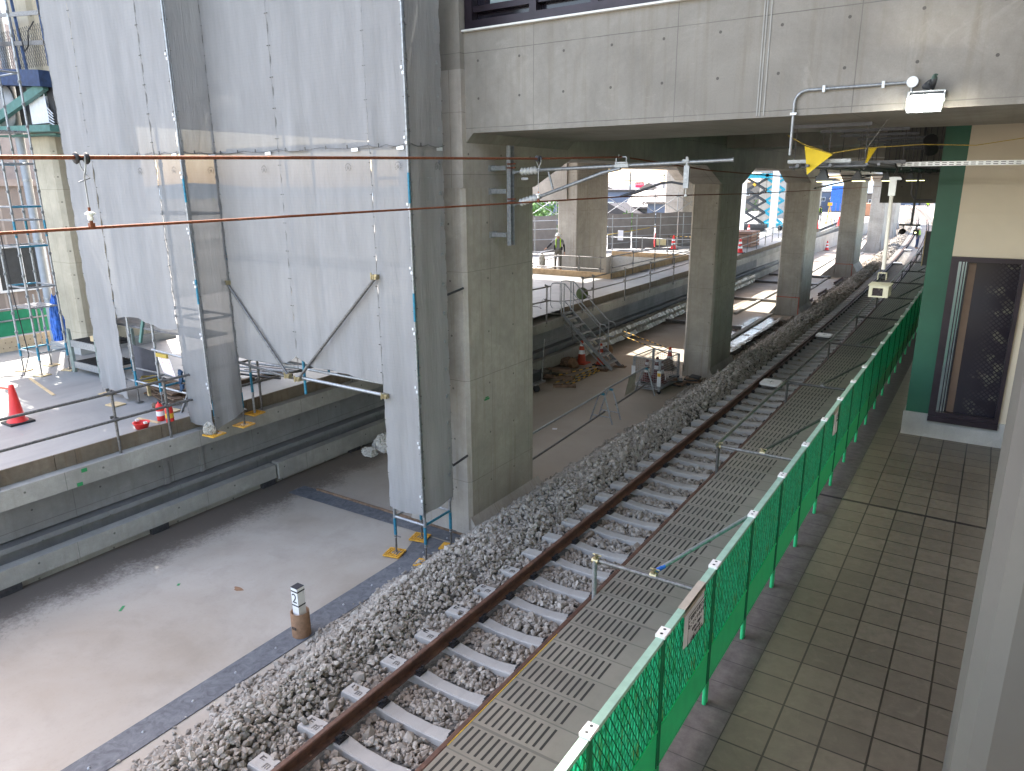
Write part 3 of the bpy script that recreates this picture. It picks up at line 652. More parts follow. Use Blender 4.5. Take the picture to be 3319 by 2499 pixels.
n = len(xs); b.add(vs, [(i*n+j, i*n+j+1, (i+1)*n+j+1, (i+1)*n+j) for i in range(len(ys)-1) for j in range(n-1)]); o = b.build('ballast_bed', 'bed', fixn=False); struct(o)
SY = [3.56-.6225*4+.6225*k for k in range(0, 190)]
def rocks():
    t = (1+5**.5)/2
    ico = np.array([(-1, t, 0), (1, t, 0), (-1, -t, 0), (1, -t, 0), (0, -1, t), (0, 1, t), (0, -1, -t), (0, 1, -t), (t, 0, -1), (t, 0, 1), (-t, 0, -1), (-t, 0, 1)], float); ico /= np.linalg.norm(ico[0])
    F = np.array([(0, 11, 5), (0, 5, 1), (0, 1, 7), (0, 7, 10), (0, 10, 11), (1, 5, 9), (5, 11, 4), (11, 10, 2), (10, 7, 6), (7, 1, 8), (3, 9, 4), (3, 4, 2), (3, 2, 6), (3, 6, 8), (3, 8, 9), (4, 9, 5), (2, 4, 11), (6, 2, 10), (8, 6, 7), (9, 8, 1)])
    var = []
    for i in range(40):
        v = ico*rng.uniform(.62, 1.25, (12, 1)); v = v*rng.uniform(.6, 1.15, (1, 3)); v += rng.normal(0, .08, v.shape)
        for _ in range(3):   # chip flat facets
            nrm = rng.normal(0, 1, 3); nrm /= np.linalg.norm(nrm); d = v @ nrm; lim = .58; v = v-np.outer(np.clip(d-lim, 0, None), nrm)
        var.append(v)
    var = np.array(var)
    P = []; SZ = []
    def scatter(y0, y1, dens, sz, layers=1, x0=-7.2, x1=-2.9):
        A = (y1-y0)*(x1-x0); N = int(A*dens); y = rng.uniform(y0, y1, N); x = rng.uniform(x0, x1, N)
        # ragged toe
        toe = -6.86-.27*np.clip((y-4.5)/2.5, 0, 1)+.12*np.clip((y-11)/6, 0, 1)-.05*np.sin(y*1.7)-.04*np.sin(y*4.3+1)-.2*np.clip((y-16)/10, 0, 1); keep = (x > toe-.12*rng.random(N))
        for p in PIL: pass
        w = np.where(y > 15, -.000434*(y-15)**2, 0.)
        s = sz*rng.lognormal(0, .28, N)
        lift = rng.uniform(-.9, .5, N)*s-np.where((x > -5.45) & (x < -3.4), np.clip(y-8, 0, 12)*.0022, 0.)
        xx = x; h = zb(x, y)
        h = h+.035*np.sin(x*5+y*3.1)*np.sin(y*2.3)*(xx < -5.5)
        fy = np.abs(((y-SY[0]+.31125) % .6225)-.31125)
        onsl = (xx > -5.45) & (xx < -3.4) & (fy < .12+s*np.clip(.35+.06*(y-8), .35, 1.))
        stray = rng.random(N) < .012
        keep &= (~onsl) | (stray & (xx < -5.1))
        rail = (np.abs(xx+4.948) < .08+.3*s) | (np.abs(xx+3.81) < .08+.3*s)
        keep &= ~rail
        # keep clear of the pillars
        for p in PIL:
            keep &= ~((y > p[1]-.02) & (y < p[2]+.15) & (x+w < p[4]+.03))
        h = np.where(onsl, h+.06, h)
        P.append(np.stack([x+w, y, h+lift], 1)[keep]); SZ.append(s[keep])
    scatter(1.2, 9, 900, .036); scatter(9, 16, 650, .040); scatter(16, 30, 380, .042); scatter(30, 60, 150, .052); scatter(60, 120, 36, .08)
    # strays at the toe
    N = 150; y = rng.uniform(1.5, 12, N); P.append(np.stack([-6.95-np.abs(rng.normal(0, .10, N)), y, np.full(N, -.735)], 1)); SZ.append(.028*rng.lognormal(0, .3, N))
    P = np.concatenate(P); SZ = np.concatenate(SZ); N = len(P)
    q = rng.normal(0, 1, (N, 4)); q /= np.linalg.norm(q, axis=1)[:, None]; w_, x_, y_, z_ = q.T
    Rm = np.stack([1-2*(y_*y_+z_*z_), 2*(x_*y_-z_*w_), 2*(x_*z_+y_*w_), 2*(x_*y_+z_*w_), 1-2*(x_*x_+z_*z_), 2*(y_*z_-x_*w_), 2*(x_*z_-y_*w_), 2*(y_*z_+x_*w_), 1-2*(x_*x_+y_*y_)], 1).reshape(N, 3, 3)
    V = np.einsum('nij,nkj->nki', Rm, var[rng.integers(0, 40, N)])*SZ[:, None, None]+P[:, None, :]
    FF = (F[None]+12*np.arange(N)[:, None, None]).reshape(-1, 3)
    me = bpy.data.meshes.new('ballast'); me.vertices.add(N*12); me.vertices.foreach_set('co', V.reshape(-1))
    me.loops.add(len(FF)*3); me.loops.foreach_set('vertex_index', FF.reshape(-1).astype(np.int32))
    me.polygons.add(len(FF)); me.polygons.foreach_set('loop_start', np.arange(0, len(FF)*3, 3, dtype=np.int32))
    me.update(calc_edges=True)
    at = me.attributes.new('tone', 'FLOAT', 'POINT'); at.data.foreach_set('value', np.repeat(np.clip(rng.beta(2.2, 2.), 0, 1) if False else rng.beta(2.2, 2., N), 12).astype(np.float32))
    me.polygons.foreach_set('use_smooth', np.zeros(len(FF), dtype=bool)); me.materials.append(mt['rock']); o = bpy.data.objects.new('ballast', me); COL.objects.link(o); o['kind'] = 'stuff'; o['label'] = 'grey crushed stone ballast heaped along the track'; o['category'] = 'ballast'
    print('rocks', N)
rocks()
# rails
prof = [(-.0635, -.153), (.0635, -.153), (.0635, -.142), (.012, -.125), (.0075, -.11), (.0075, -.045), (.0325, -.038), (.0325, -.008), (.022, 0), (-.022, 0), (-.0325, -.008), (-.0325, -.038), (-.0075, -.045), (-.0075, -.11), (-.012, -.125), (-.0635, -.142)]
for cx_, lab in ((-4.948, 'left rusty running rail of the ballasted track'), (-3.812, 'right rusty running rail of the ballasted track, close to the platform edge')):
    b = MB(); sweep(b, [(cx_+x, z) for x, z in prof], [-2]+YS(4, 16, 6)+YS(18, 175, 3)); tag(b.build('rail', 'rail'), lab, 'rail', 'running rails')
# sleepers
def sleeper():
    t = thing('sleeper', 'pale concrete sleeper bedded in the grey ballast', 'sleeper', (-4.41, SY[0], -.33), 'concrete sleepers under the rails')
    b = MB(); xs_ = [-1.0, -.985, -.72, -.42, -.18, .18, .42, .72, .985, 1.0]; zt = [.145, .16, .17, .165, .135, .135, .165, .17, .16, .145]; wd = [.092, .095, .1, .092, .082, .082, .092, .1, .095, .092]
    vs = []
    for x, z, w_ in zip(xs_, zt, wd):
        for yy, zz_ in ((-w_-.025, -.02), (-w_, z-.012), (-w_+.014, z), (w_-.014, z), (w_, z-.012), (w_+.025, -.02)): vs.append((-4.41+x, SY[0]+yy, -.33+zz_))
    k = 6; fs = [(i*k+j, i*k+j+1, (i+1)*k+j+1, (i+1)*k+j) for i in range(9) for j in range(5)]+[tuple(range(6)), tuple(range(54, 60))]
    b.add(vs, fs); b.build('body', 'sleeper', t)
    for cx_ in (-4.948, -3.812):
        b = MB(); b.box(cx_-.135, cx_+.135, SY[0]-.07, SY[0]+.07, -.166, -.1535)
        for sgn in (-1, 1):
            b.obox((cx_+sgn*.10, SY[0], -.145), (.07, .10, .035)); b.tube([(cx_+sgn*.105, SY[0]-.03, -.15), (cx_+sgn*.105, SY[0]-.03, -.085)], .014, 6); b.tube([(cx_+sgn*.105, SY[0]+.03, -.15), (cx_+sgn*.105, SY[0]+.03, -.085)], .014, 6)
            b.tube([(cx_+sgn*.06, SY[0]-.05, -.125), (cx_+sgn*.12, SY[0]-.03, -.10), (cx_+sgn*.12, SY[0]+.03, -.10), (cx_+sgn*.06, SY[0]+.05, -.125)], .010, 5)
        b.build('rail_clip', 'black', t)
    return t
s0 = sleeper(); allsl = [s0]
for k, y in enumerate(SY[1:]):
    dd = dup(s0, loc=(-4.41+wx(y), y, -.33), rot=(0, 0, .0009*max(0, y-15))); allsl.append(dd)
# moulded marks on the near sleeper ends
for k in range(4, 12):
    sl_ = allsl[k]; y = SY[k]
    b = MB()
    for (dx, dy, w_, h_) in ((-.93, .03, .012, .05), (-.90, .045, .05, .01), (-.90, .012, .05, .01), (-.82, -.03, .012, .06), (-.79, 0, .05, .01), (-.79, -.03, .012, .05), (-.76, -.03, .012, .05)):
        b.box(-4.41+dx-w_/2, -4.41+dx+w_/2, y+dy-h_/2, y+dy+h_/2, -.165, -.1585)
    nm = MB(); nm.v, nm.f, nm.mi, nm.sm = b.v, b.f, b.mi, b.sm
    WL[sl_.name] = Vector((-4.41, y, -.33)); nm.build('moulded_mark', 'ink' if False else 'oldpipe', sl_)
# balises
bp = None
for y, lab in ((19.94, 'white track beacon plate between the rails, nearest to the viewer'), (27.45, 'white track beacon plate between the rails, second from the viewer'), (55, 'white track beacon plate between the rails, third from the viewer'), (66, 'white track beacon plate between the rails, farthest from the viewer')):
    t = thing('track_beacon', lab, 'track beacon', (-4.5+wx(y), y, -.1), 'white beacon plates between the rails')
    x = -4.6+wx(y); b = MB(); q = [(x-.19, y-.28), (x+.19, y-.28), (x+.25, y-.22), (x+.25, y+.22), (x+.19, y+.28), (x-.19, y+.28), (x-.25, y+.22), (x-.25, y-.22)]
    b.prism(q, 'z', -.08, -.02); b.build('plate', 'white', t)
    b = MB(); b.box(x-.3, x+.3, y-.05, y+.05, -.15, -.08); b.box(x-.006, x+.006, y-.1, y+.1, -.019, -.015); b.box(x-.08, x+.08, y-.005, y+.005, -.019, -.0155); b.build('bracket', 'dgrey', t)

# ================================================================== GREEN FENCE
FX = -1.485
def fence_panel():
    y0 = 3.0
    t = thing('fence_panel', 'green lattice barrier panel with solid lower board, in the row along the platform', 'fence', (FX, y0, 1.1), 'green barrier panels along the platform')
    b = MB(); b.beam((FX, y0+.055, 2.355), (FX, y0+1.012, 2.355), .052, .03); b.build('top_rail', 'frail', t)
    b = MB(); b.box(FX-.004, FX+.004, y0+.03, y0+1.04, 1.62, 2.335); b.build('net', 'net', t)
    b = MB(); b.box(FX-.006, FX+.006, y0+.03, y0+1.04, 1.30, 1.615)
    b.box(FX-.012, FX+.012, y0+.03, y0+1.04, 1.61, 1.63); b.build('lower_board', 'fboard', t)
    for yy in (y0+.02, y0+1.047):
        b = MB(); b.tube([(FX, yy, 1.29), (FX, yy, 2.34)], .015, 8); b.build('post', 'fdark', t)
        b = MB(); b.tube([(FX, yy, 1.1), (FX, yy, 1.30)], .018, 8); b.build('leg', 'fgreen', t)
    b = MB(); b.tube([(FX, y0+.02, 1.30), (FX, y0+1.047, 1.30)], .012, 6); b.build('bottom_rail', 'fgreen', t)
    b = MB(); b.beam((FX, y0-.055, 2.378), (FX, y0+.055, 2.378), .068, .022); b.build('connector', 'white', t)
    b = MB()
    for dy in (-.028, .028): b.lathe([(0, .0), (.011, .0)], (FX, y0+dy, 2.3905), 10)
    b.build('connector_holes', 'dgrey', t)
    return t
f0 = fence_panel()
for k in range(-2, 56):
    if k == 0: continue
    y = 3.0+1.067*k
    dup(f0, loc=(FX+wx(y), y, 1.1), rot=(R(random.uniform(-.2, .2)), 0, .0009*max(0, y-15)))
# notice on the fence
def sheet_sign(name, lab, y0, y1, z0, z1, lines, x=FX+.022):
    t = thing(name, lab, 'notice', (x, y0, z0))
    b = MB(); n = 6; vs = []
    for i in range(n+1):
        for j in range(n+1):
            f, g = i/n, j/n; vs.append((x+.012*math.sin(f*3)*(1-g)+.01*(1-g)*f, y0+(y1-y0)*f, z0+(z1-z0)*g-.0*f))
    b.add(vs, [(i*(n+1)+j, (i+1)*(n+1)+j, (i+1)*(n+1)+j+1, i*(n+1)+j+1) for i in range(n) for j in range(n)]); b.build('paper', 'paper', t, fixn=False)
    b = MB(); b.box(x-.05, x+.004, y0-.01, y1+.01, z1-.02, z1+.045); b.build('tape', M('masking_tape', (.42, .37, .31), .7), t)
    rot = Matrix(((0, 0, 1), (1, 0, 0), (0, 1, 0))).to_4x4()
    zc = z1-.06
    for s_, sz in lines:
        M4 = Matrix.Translation(Vector((x+.026, (y0+y1)/2, zc))) @ rot
        text(s_, sz, 'ink', t, M4); zc -= sz*1.35
    b = MB(); e = .02; X = x+.024
    for q in ((y0+e, y1-e, z0+e, z0+e+.004), (y0+e, y1-e, z1-e-.004, z1-e), (y0+e, y0+e+.004, z0+e, z1-e), (y1-e-.004, y1-e, z0+e, z1-e)): b.box(X, X+.002, *q)
    b.build('printed_frame', 'ink', t)
    return t
sheet_sign('notice', 'white printed notice taped over the nearest green fence panels', 4.42, 4.83, 2.04, 2.33, [('ご迷惑をお掛けして', .042), ('ることにすみません', .042), ('皆様のご理解と', .03), ('ご協力の程', .03), ('お願いします', .042)])
sheet_sign('notice', 'small faded notice taped farther along the green fence', 10.0, 10.25, 1.98, 2.3, [('ご迷惑を', .04), ('お願いします', .03)])
# pipe guard frames on the platform edge
def guard(lab, y, nxt, first=False):
    d = wx(y); x = -3.03+d
    t = thing('pipe_guard', lab, 'pipe frame', (x, y, 1.1), 'steel pipe frames reaching from the platform edge to the fence')
    mtl = 'galv' if y < 9 else 'darkgalv'
    b = MB(); b.tube([(x, y, .75), (x, y, 1.47)], .0243, 10); b.build('post', mtl, t)
    b = MB(); b.tube([(x-.04, y+.03, 1.46), (FX-.03+d, y+.03, 1.46)], .0243, 10); b.build('cross_pipe', 'oldpipe' if y < 12 else 'darkgalv', t)
    b = MB(); b.tube([(-2.40+d, y+.07, 1.50), (FX-.06+wx(nxt), y+1.7, 1.93)], .0215, 10); b.build('brace_pipe', mtl, t)
    if first:
        b = MB(); b.tube([(-2.395, y+.078, 1.503), (-2.34, y+.18, 1.528)], .0222, 10); b.build('blue_tape', 'bluetarp', t)
    b = MB()
    for c_ in ((x, y+.02, 1.46), (-2.40+d, y+.05, 1.47)):
        b.tube([(c_[0]-.035, c_[1], c_[2]), (c_[0]+.035, c_[1], c_[2])], .038, 8); b.obox((c_[0], c_[1], c_[2]+.045), (.03, .07, .03)); b.tube([(c_[0]-.05, c_[1]+.03, c_[2]+.05), (c_[0]+.05, c_[1]+.03, c_[2]+.05)], .009, 6)
    b.build('clamp', 'clamp' if y < 12 else 'oldpipe', t)
ords = ['nearest', 'second', 'third', 'fourth', 'fifth', 'sixth', 'seventh', 'eighth', 'ninth', 'tenth', 'eleventh', 'twelfth', 'thirteenth']
PY = [6.16, 10.2, 14.45, 18.7, 22.9, 27.3, 31.6, 35.9, 40.2, 44.5, 48.8, 53, 57.3]
for k, y in enumerate(PY): guard('%s pipe frame from the viewer, spanning the platform edge%s' % (ords[k], ', with blue tape on its brace' if k == 0 else ''), y, y+4.2, k == 0)
for k in range(1, len(PY)-1):
    y0, y1 = PY[k], PY[k+1]; b = MB(); b.tube([(-3.05+wx(y0), y0-.12, 1.50), (-3.05+wx(y1), y1+.05, 1.50)], .0243, 10)
    tag(b.build('guard_pipe', 'darkgalv' if k > 1 else 'oldpipe'), 'long horizontal pipe above the platform edge between the %s and %s frames' % (ords[k], ords[k+1]), 'pipe', 'long pipes along the platform edge')

# ================================================================== SCAFFOLD TOWERS AND SHEETS
def clampbits(b, x, y, z, ax=0):
    b.obox((x, y, z), (.062, .062, .035)); b.obox((x+.045*(ax == 0), y-.045*(ax == 1), z), (.03, .03, .06))
def scaffold(name, lab, xs, ys, z0, z1, lz, pads, blue=(.9, 2.2), skip=(), brace=None, cat='scaffold', grp=None, lm='galv'):
    t = thing(name, lab, cat, (sum(xs)/len(xs), sum(ys)/len(ys), z0), grp)
    for i, x in enumerate(xs):
        for j, y in enumerate(ys):
            if (i, j) in skip: continue
            zz = pads.get((i, j), z0) if isinstance(pads, dict) else z0
            b = MB(); b.tube([(x, y, zz+.30), (x, y, z1)], .0243, 10)
            z = zz+.9
            while z < z1: b.tube([(x, y, z), (x, y, z+.045)], .036, 8); b.obox((x+.035, y-.03, z+.02), (.035, .035, .05)); z += .45
            b.build('standard', 'galv', t)
            b = MB(); b.tube([(x, y, zz+.02), (x, y, zz+.5)], .017, 8); b.tube([(x, y, zz+.33), (x, y, zz+.345)], .03, 8); b.obox((x+.05, y, zz+.338), (.12, .02, .012)); b.obox((x, y, zz+.025), (.13, .13, .008)); b.build('screw_jack', 'oldpipe', t)
            b = MB(); b.tube([(x, y, zz+.36), (x, y, zz+.66)], .0262, 10); b.build('blue_sleeve', 'bluepipe', t); b = MB(); b.tube([(x, y, zz+3.1), (x, y, zz+3.45)], .0262, 10); b.build('blue_sleeve', 'bluepipe', t)
    for z in lz:
        for j, y in enumerate(ys):
            if len(xs) > 1: b = MB(); b.tube([(xs[0], y, z), (xs[-1], y, z)], .0213, 8); b.build('ledger', lm, t)
        for i, x in enumerate(xs):
            if len(ys) > 1: b = MB(); b.tube([(x, ys[0], z), (x, ys[-1], z)], .0213, 8); b.build('ledger', 'bluepipe' if (i+int(z)) % 2 else lm, t)
    return t
def pad(x, y, z, lab, a=0., grid=True, mat_='yellowp'):
    t = thing('base_pad', lab, 'pad', (x, y, z), 'pads under the scaffold legs')
    b = MB(); s_ = .14
    if grid:
        for i in range(7):
            o_ = -s_+i*2*s_/6; w_ = .011 if 0 < i < 6 else .018
            b.obox((x+o_*math.cos(a), y+o_*math.sin(a), z+.016), (w_, 2*s_, .024), (0, 0, a)); b.obox((x-o_*math.sin(a), y+o_*math.cos(a), z+.0155), (2*s_, w_, .022), (0, 0, a))
    else: b.obox((x, y, z+.013), (.30, .24, .022), (0, 0, a))
    b.build('pad_body', mat_, t)
tx0, tx1, ty0, ty1 = -7.72, -7.07, 8.17, 8.83
t1 = scaffold('scaffold_tower', 'slim galvanised scaffold tower wrapped in grey sheets beside the first pillar', [tx0, tx1], [ty0, ty1], -.74, 10.2, [-.05, 1.75, 3.55, 5.35, 7.15, 8.95], {})
for (x, y, w_) in ((tx0, ty0, 'orange plastic grid pad under the near left leg of the slim tower'), (tx1, ty0, 'yellow pad half buried in ballast under the near right tower leg'), (tx0, ty1, 'orange plastic grid pad under the back left leg of the slim tower'), (tx1, ty1, 'yellow pad half buried in ballast under the back right tower leg')):
    pad(x-.03, y-.02, -.738, w_, .25, grid=(x < -7.5))
lx = [-15.0, -13.85, -13.02, -12.06, -11.40]
t2 = scaffold('scaffold_tower', 'wide scaffold wrapped in grey sheets standing on the left platform', lx, [7.54, 8.14], 1.1, 10.2, [1.55, 3.0, 4.8, 6.6, 8.4], {(4, 0): .885, (4, 1): .885}, skip=((3, 1), (1, 1)))
b = MB()
for i in range(3): b.box(-14.9, -11.6, 7.60+i*.18, 7.60+i*.18+.165, 2.62, 2.66)
b.build('deck', 'roofsteel', t2)
b = MB(); b.beam((-13.6, 7.6, 2.35), (-13.3, 7.6, 3.0), .04, .06); b.build('brace', 'greenpaint', t2)
for (x, y, z, w_, g) in ((-15.0, 7.54, 1.103, 'plywood pad under the outermost left scaffold leg', 0), (-14.1, 7.2, 1.103, 'plywood pad under the far left leg beside the sheet', 0), (-12.78, 7.54, 1.103, 'plywood pad below the scaffold leg left of the extinguishers', 0), (-11.42, 7.5, .889, 'orange pad on the ledge under the wrapped corner leg', 1), (-11.42, 8.14, .889, 'orange pad on the ledge, second from the wrapped corner', 1), (-11.85, 8.72, .889, 'orange pad on the ledge under the blue sleeved leg', 1)):
    pad(x, y, z, w_, .1, grid=bool(g), mat_='yellowp' if g else 'woodpad')
t3 = thing('scaffold_bridge', 'scaffold bridging from the platform ledge to the slim tower behind the long sheets', 'scaffold', (-9.6, 8.2, .89))
for x, z0_ in ((-11.85, .89),):
    b = MB(); b.tube([(x, 8.72, z0_), (x, 8.72, 3.)], .0243, 10); b.build('standard', 'galv', t3)
    b = MB(); b.tube([(x, 8.72, z0_+.45), (x, 8.72, z0_+.85)], .0262, 10); b.build('blue_sleeve', 'bluepipe', t3)
for x in (-9.70,):
    for yy in (8.22, 8.78):
        b = MB(); b.tube([(x, yy, 1.75 if yy < 8.5 else 2.0), (x, yy, 10.)], .0243, 10); b.build('standard', 'bluepipe', t3)
for z in (2.2, 4., 5.8, 7.6, 9.4):
    for yy in (8.24, 8.8):
        b = MB(); b.tube([(-11.4, yy, z), (-7.7, yy, z)], .0243, 8); b.build('ledger', 'galv', t3)
    b = MB(); b.box(-11.3, -7.75, 8.30, 8.74, z+.03, z+.07); b.build('deck', 'roofsteel', t3)
b = MB(); b.tube([(-11.45, 8.12, 2.14), (-9.95, 8.12, 2.03), (-9.6, 8.14, 2.05)], .0243, 10); b.build('bottom_pipe', 'oldpipe', t3)
b = MB(); b.tube([(-9.75, 8.10, 2.08), (-7.66, 8.10, 2.06)], .028, 10); b.build('bottom_pipe', 'galv', t3)
b = MB(); b.tube([(-11.36, 8.08, 3.57), (-9.93, 8.06, 2.09)], .0243, 10); b.build('brace', 'oldpipe', t3)
b = MB(); b.tube([(-7.76, 8.06, 3.89), (-9.68, 8.06, 2.06)], .0243, 10); b.build('brace', 'oldpipe', t3)
b = MB()
for (x, z) in ((-7.75, 3.92), (-9.93, 2.08), (-9.68, 2.06), (-7.68, 2.06), (-11.36, 3.6)):
    b = MB(); b.obox((x, 8.07, z), (.09, .09, .07)); b.tube([(x-.02, 8.0, z-.04), (x-.02, 8.0, z+.07)], .012, 6); b.obox((x+.05, 8.03, z+.03), (.05, .03, .03)); b.build('clamp', 'clamp', t3)
# pipes heaped behind the bridge on the platform
t = thing('pipe_stack', 'loose bundle of shiny steel pipes stacked on the left platform below the long sheets', 'pipes', (-12.5, 10, 1.1))
for i in range(9):
    b = MB(); y = 9.3+.11*i; b.tube([(-13.6+.1*random.random(), y+.2, 1.32+.05*(i % 3)), (-12.35+.1*random.random(), y+.5, 1.30+.05*(i % 3))], .0243, 8); b.build('pipe', 'galv' if i % 3 else 'darkpipe', t)
b = MB(); b.beam((-13.3, 9.3, 1.15), (-13.3, 10.6, 1.15), .09, .09); b.build('bearer', 'wood', t)
def sheet(lab, p0, p1, z0, z1, mat_='sheet', amp=.012, bot=None, rag=0., ties=(True, True), hem=True, mark=False, seed=0, grp='grey mesh sheets wrapped round the scaffolds'):
    rs = np.random.default_rng(seed+11); p0 = Vector((*p0, 0)); p1 = Vector((*p1, 0)); d = (p1-p0); L = d.length; d.normalize(); nrm = Vector((d.y, -d.x, 0))
    t = thing('dust_sheet', lab, 'sheet', (p0.x, p0.y, z0), grp)
    nu = max(6, int(L/.045)); nv = max(10, int((z1-z0)/.09))
    ph = rs.uniform(0, 6.28, 12); fr = rs.uniform(2.5, 14, 12); tl = rs.uniform(-.5, .5, 12)
    b = MB(); vs = []
    for i in range(nu+1):
        f = i/nu; u = f*L
        zb_ = z0+(bot(f) if bot else 0.)
        for j in range(nv+1):
            g = j/nv; z = zb_+(z1-zb_)*g; e = min(1, 4*f, 4*(1-f))
            k = sum(math.sin(fr[q]*u+ph[q]+tl[q]*z) for q in range(12))/5
            tie = (1-abs(math.sin(math.pi*(z-z0)/.45)))
            near_edge = math.exp(-min(f, 1-f)*L/.12)
            off = 1.35*amp*k*(.35+.65*e)*(1+1.4*math.exp(-(z-zb_)/.35)) + .018*near_edge*(1-tie) + rag*math.exp(-(z-zb_)/.5)*math.sin(u*17+ph[0])*.05
            vs.append(p0+d*(u)+nrm*off+Vector((0, 0, z)))
    n = nv+1; b.add(vs, [(i*n+j, (i+1)*n+j, (i+1)*n+j+1, i*n+j+1) for i in range(nu) for j in range(nv)]); b.sm = [True]*len(b.f); b.build('fabric', mat_, t, fixn=False)
    b = MB()
    z = z0+.2
    while z < z1-.05:
        for f, on in ((.012, ties[0]), (.988, ties[1])):
            if on: P = p0+d*(f*L)+nrm*.02; b.obox((P.x, P.y, z), (.022, .014, .010), (0, 0, 0))
        z += .45
    for f, on in ((0.004, ties[0]), (.996, ties[1])):
        if on: P = p0+d*(f*L)+nrm*.006; b.tube([(P.x, P.y, z0), (P.x, P.y, z1)], .0035, 5)
    if b.v: b.build('edge_cord', 'oldpipe', t)
    if z1 == ZT and hem:
        b = MB(); pp = [p0+d*(L*q/10)+nrm*.035+Vector((0, 0, z0+.035-.03*math.sin(math.pi*(q % 5)/5))) for q in range(11)]; b.tube(pp, .006, 5); b.build('hem_cord', 'oldpipe', t)
        q = .2
        while q < L-.1: P = p0+d*q+nrm*.04; b = MB(); b.obox((P.x, P.y, z0+.03), (.014, .014, .05)); b.build('hem_tie', 'oldpipe', t); q += .45
    if mark:
        P = p0+d*(L*.78)+nrm*(.03+amp); q = Matrix((d, Vector((0, 0, 1)), nrm)).transposed().to_4x4()
        b = MB()
        for k in range(12):
            a0, a1 = R(-60+k*25), R(-60+(k+1)*25); r_ = .055
            b.obox(tuple(P+d*(r_*math.cos((a0+a1)/2))+Vector((0, 0, z1-.28+r_*math.sin((a0+a1)/2)))), (.012 if abs(d.x) > .5 else .004, .004 if abs(d.x) > .5 else .012, .012))
        b.build('ring_mark', 'oldpipe', t)
        text('仮', .055, 'oldpipe', t, Matrix.Translation(P+Vector((0, 0, z1-.29))) @ q)
        P2 = p0+d*(L*.86)+nrm*(.03+amp)
        b = MB(); b.obox(tuple(P2+Vector((0, 0, z1-.035))), (.13 if abs(d.x) > .5 else .006, .006 if abs(d.x) > .5 else .13, .05)); b.build('tag', 'silver', t)
    return t
ZH = 5.79; ZT = 10.2
YF = 8.125
SH = [('bluish sheet on the front of the slim tower, lower row, hanging almost to the slab', (tx0-.03, YF), (tx1+.02, YF), .10, ZH, 'sheet', .012, lambda f: .10*abs(f-.5), 1),
      ('sheet on the front of the slim tower, upper row above the hem', (tx0-.03, YF-.012), (tx1+.02, YF-.012), ZH-.02, ZT, 'sheet', .014, None, 2),
      ('darker shaded sheet on the pillar side of the slim tower, lower row', (tx1+.03, YF+.02), (tx1+.03, ty1+.05), .14, ZH, 'sheet', .010, lambda f: .05*f, 3),
      ('darker shaded sheet on the pillar side of the slim tower, upper row', (tx1+.042, YF+.02), (tx1+.042, ty1+.05), ZH-.02, ZT, 'sheet', .010, None, 4),
      ('long pale sheet over the gap, lower row, right half with a pipe brace in front', (-9.72, YF), (tx0-.035, YF), 2.22, ZH, 'sheet', .012, lambda f: .22*(1-f)**6+.06*math.sin(f*3), 5),
      ('long pale sheet over the gap, upper row, right half', (-9.72, YF-.012), (tx0-.035, YF-.012), ZH-.02, ZT, 'sheet', .022, None, 6),
      ('long pale sheet over the gap, lower row, left half with a pipe brace in front', (-11.34, YF), (-9.725, YF), 2.22, ZH, 'sheet', .012, lambda f: .25*f**6, 7),
      ('long pale sheet over the gap, upper row, left half', (-11.34, YF-.012), (-9.725, YF-.012), ZH-.02, ZT, 'sheet', .016, None, 8),
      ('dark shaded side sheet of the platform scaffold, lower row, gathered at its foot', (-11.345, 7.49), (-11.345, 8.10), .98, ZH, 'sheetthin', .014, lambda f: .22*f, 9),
      ('dark shaded side sheet of the platform scaffold, upper row', (-11.333, 7.49), (-11.333, 8.10), ZH-.02, ZT, 'sheet', .010, None, 10),
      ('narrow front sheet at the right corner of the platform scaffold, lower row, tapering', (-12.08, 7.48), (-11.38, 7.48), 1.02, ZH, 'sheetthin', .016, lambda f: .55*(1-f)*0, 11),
      ('narrow front sheet of the platform scaffold at its right corner, upper row', (-12.08, 7.468), (-11.38, 7.468), ZH-.02, ZT, 'sheet', .014, None, 12),
      ('wide front sheet of the platform scaffold, lower row, cut short above the pipe rack opening', (-14.08, 7.48), (-12.09, 7.48), 2.80, ZH, 'sheet', .014, lambda f: .06*math.sin(f*6), 13),
      ('wide front sheet of the platform scaffold, upper row', (-14.08, 7.468), (-12.09, 7.468), ZH-.02, ZT, 'sheet', .020, None, 14),
      ('outermost left front sheet, lower row, hanging in folds to the platform floor', (-15.05, 7.48), (-14.09, 7.48), 1.16, ZH, 'sheet', .022, lambda f: .10*(1-f), 15),
      ('outermost left front sheet, upper row', (-15.05, 7.468), (-14.09, 7.468), ZH-.02, ZT, 'sheet', .022, None, 16)]
for (lab, p0, p1, z0, z1, mm, amp, bot, sd) in SH: sheet(lab, p0, p1, z0, z1, mm, amp, bot, mark=(z1 == ZH), seed=sd)
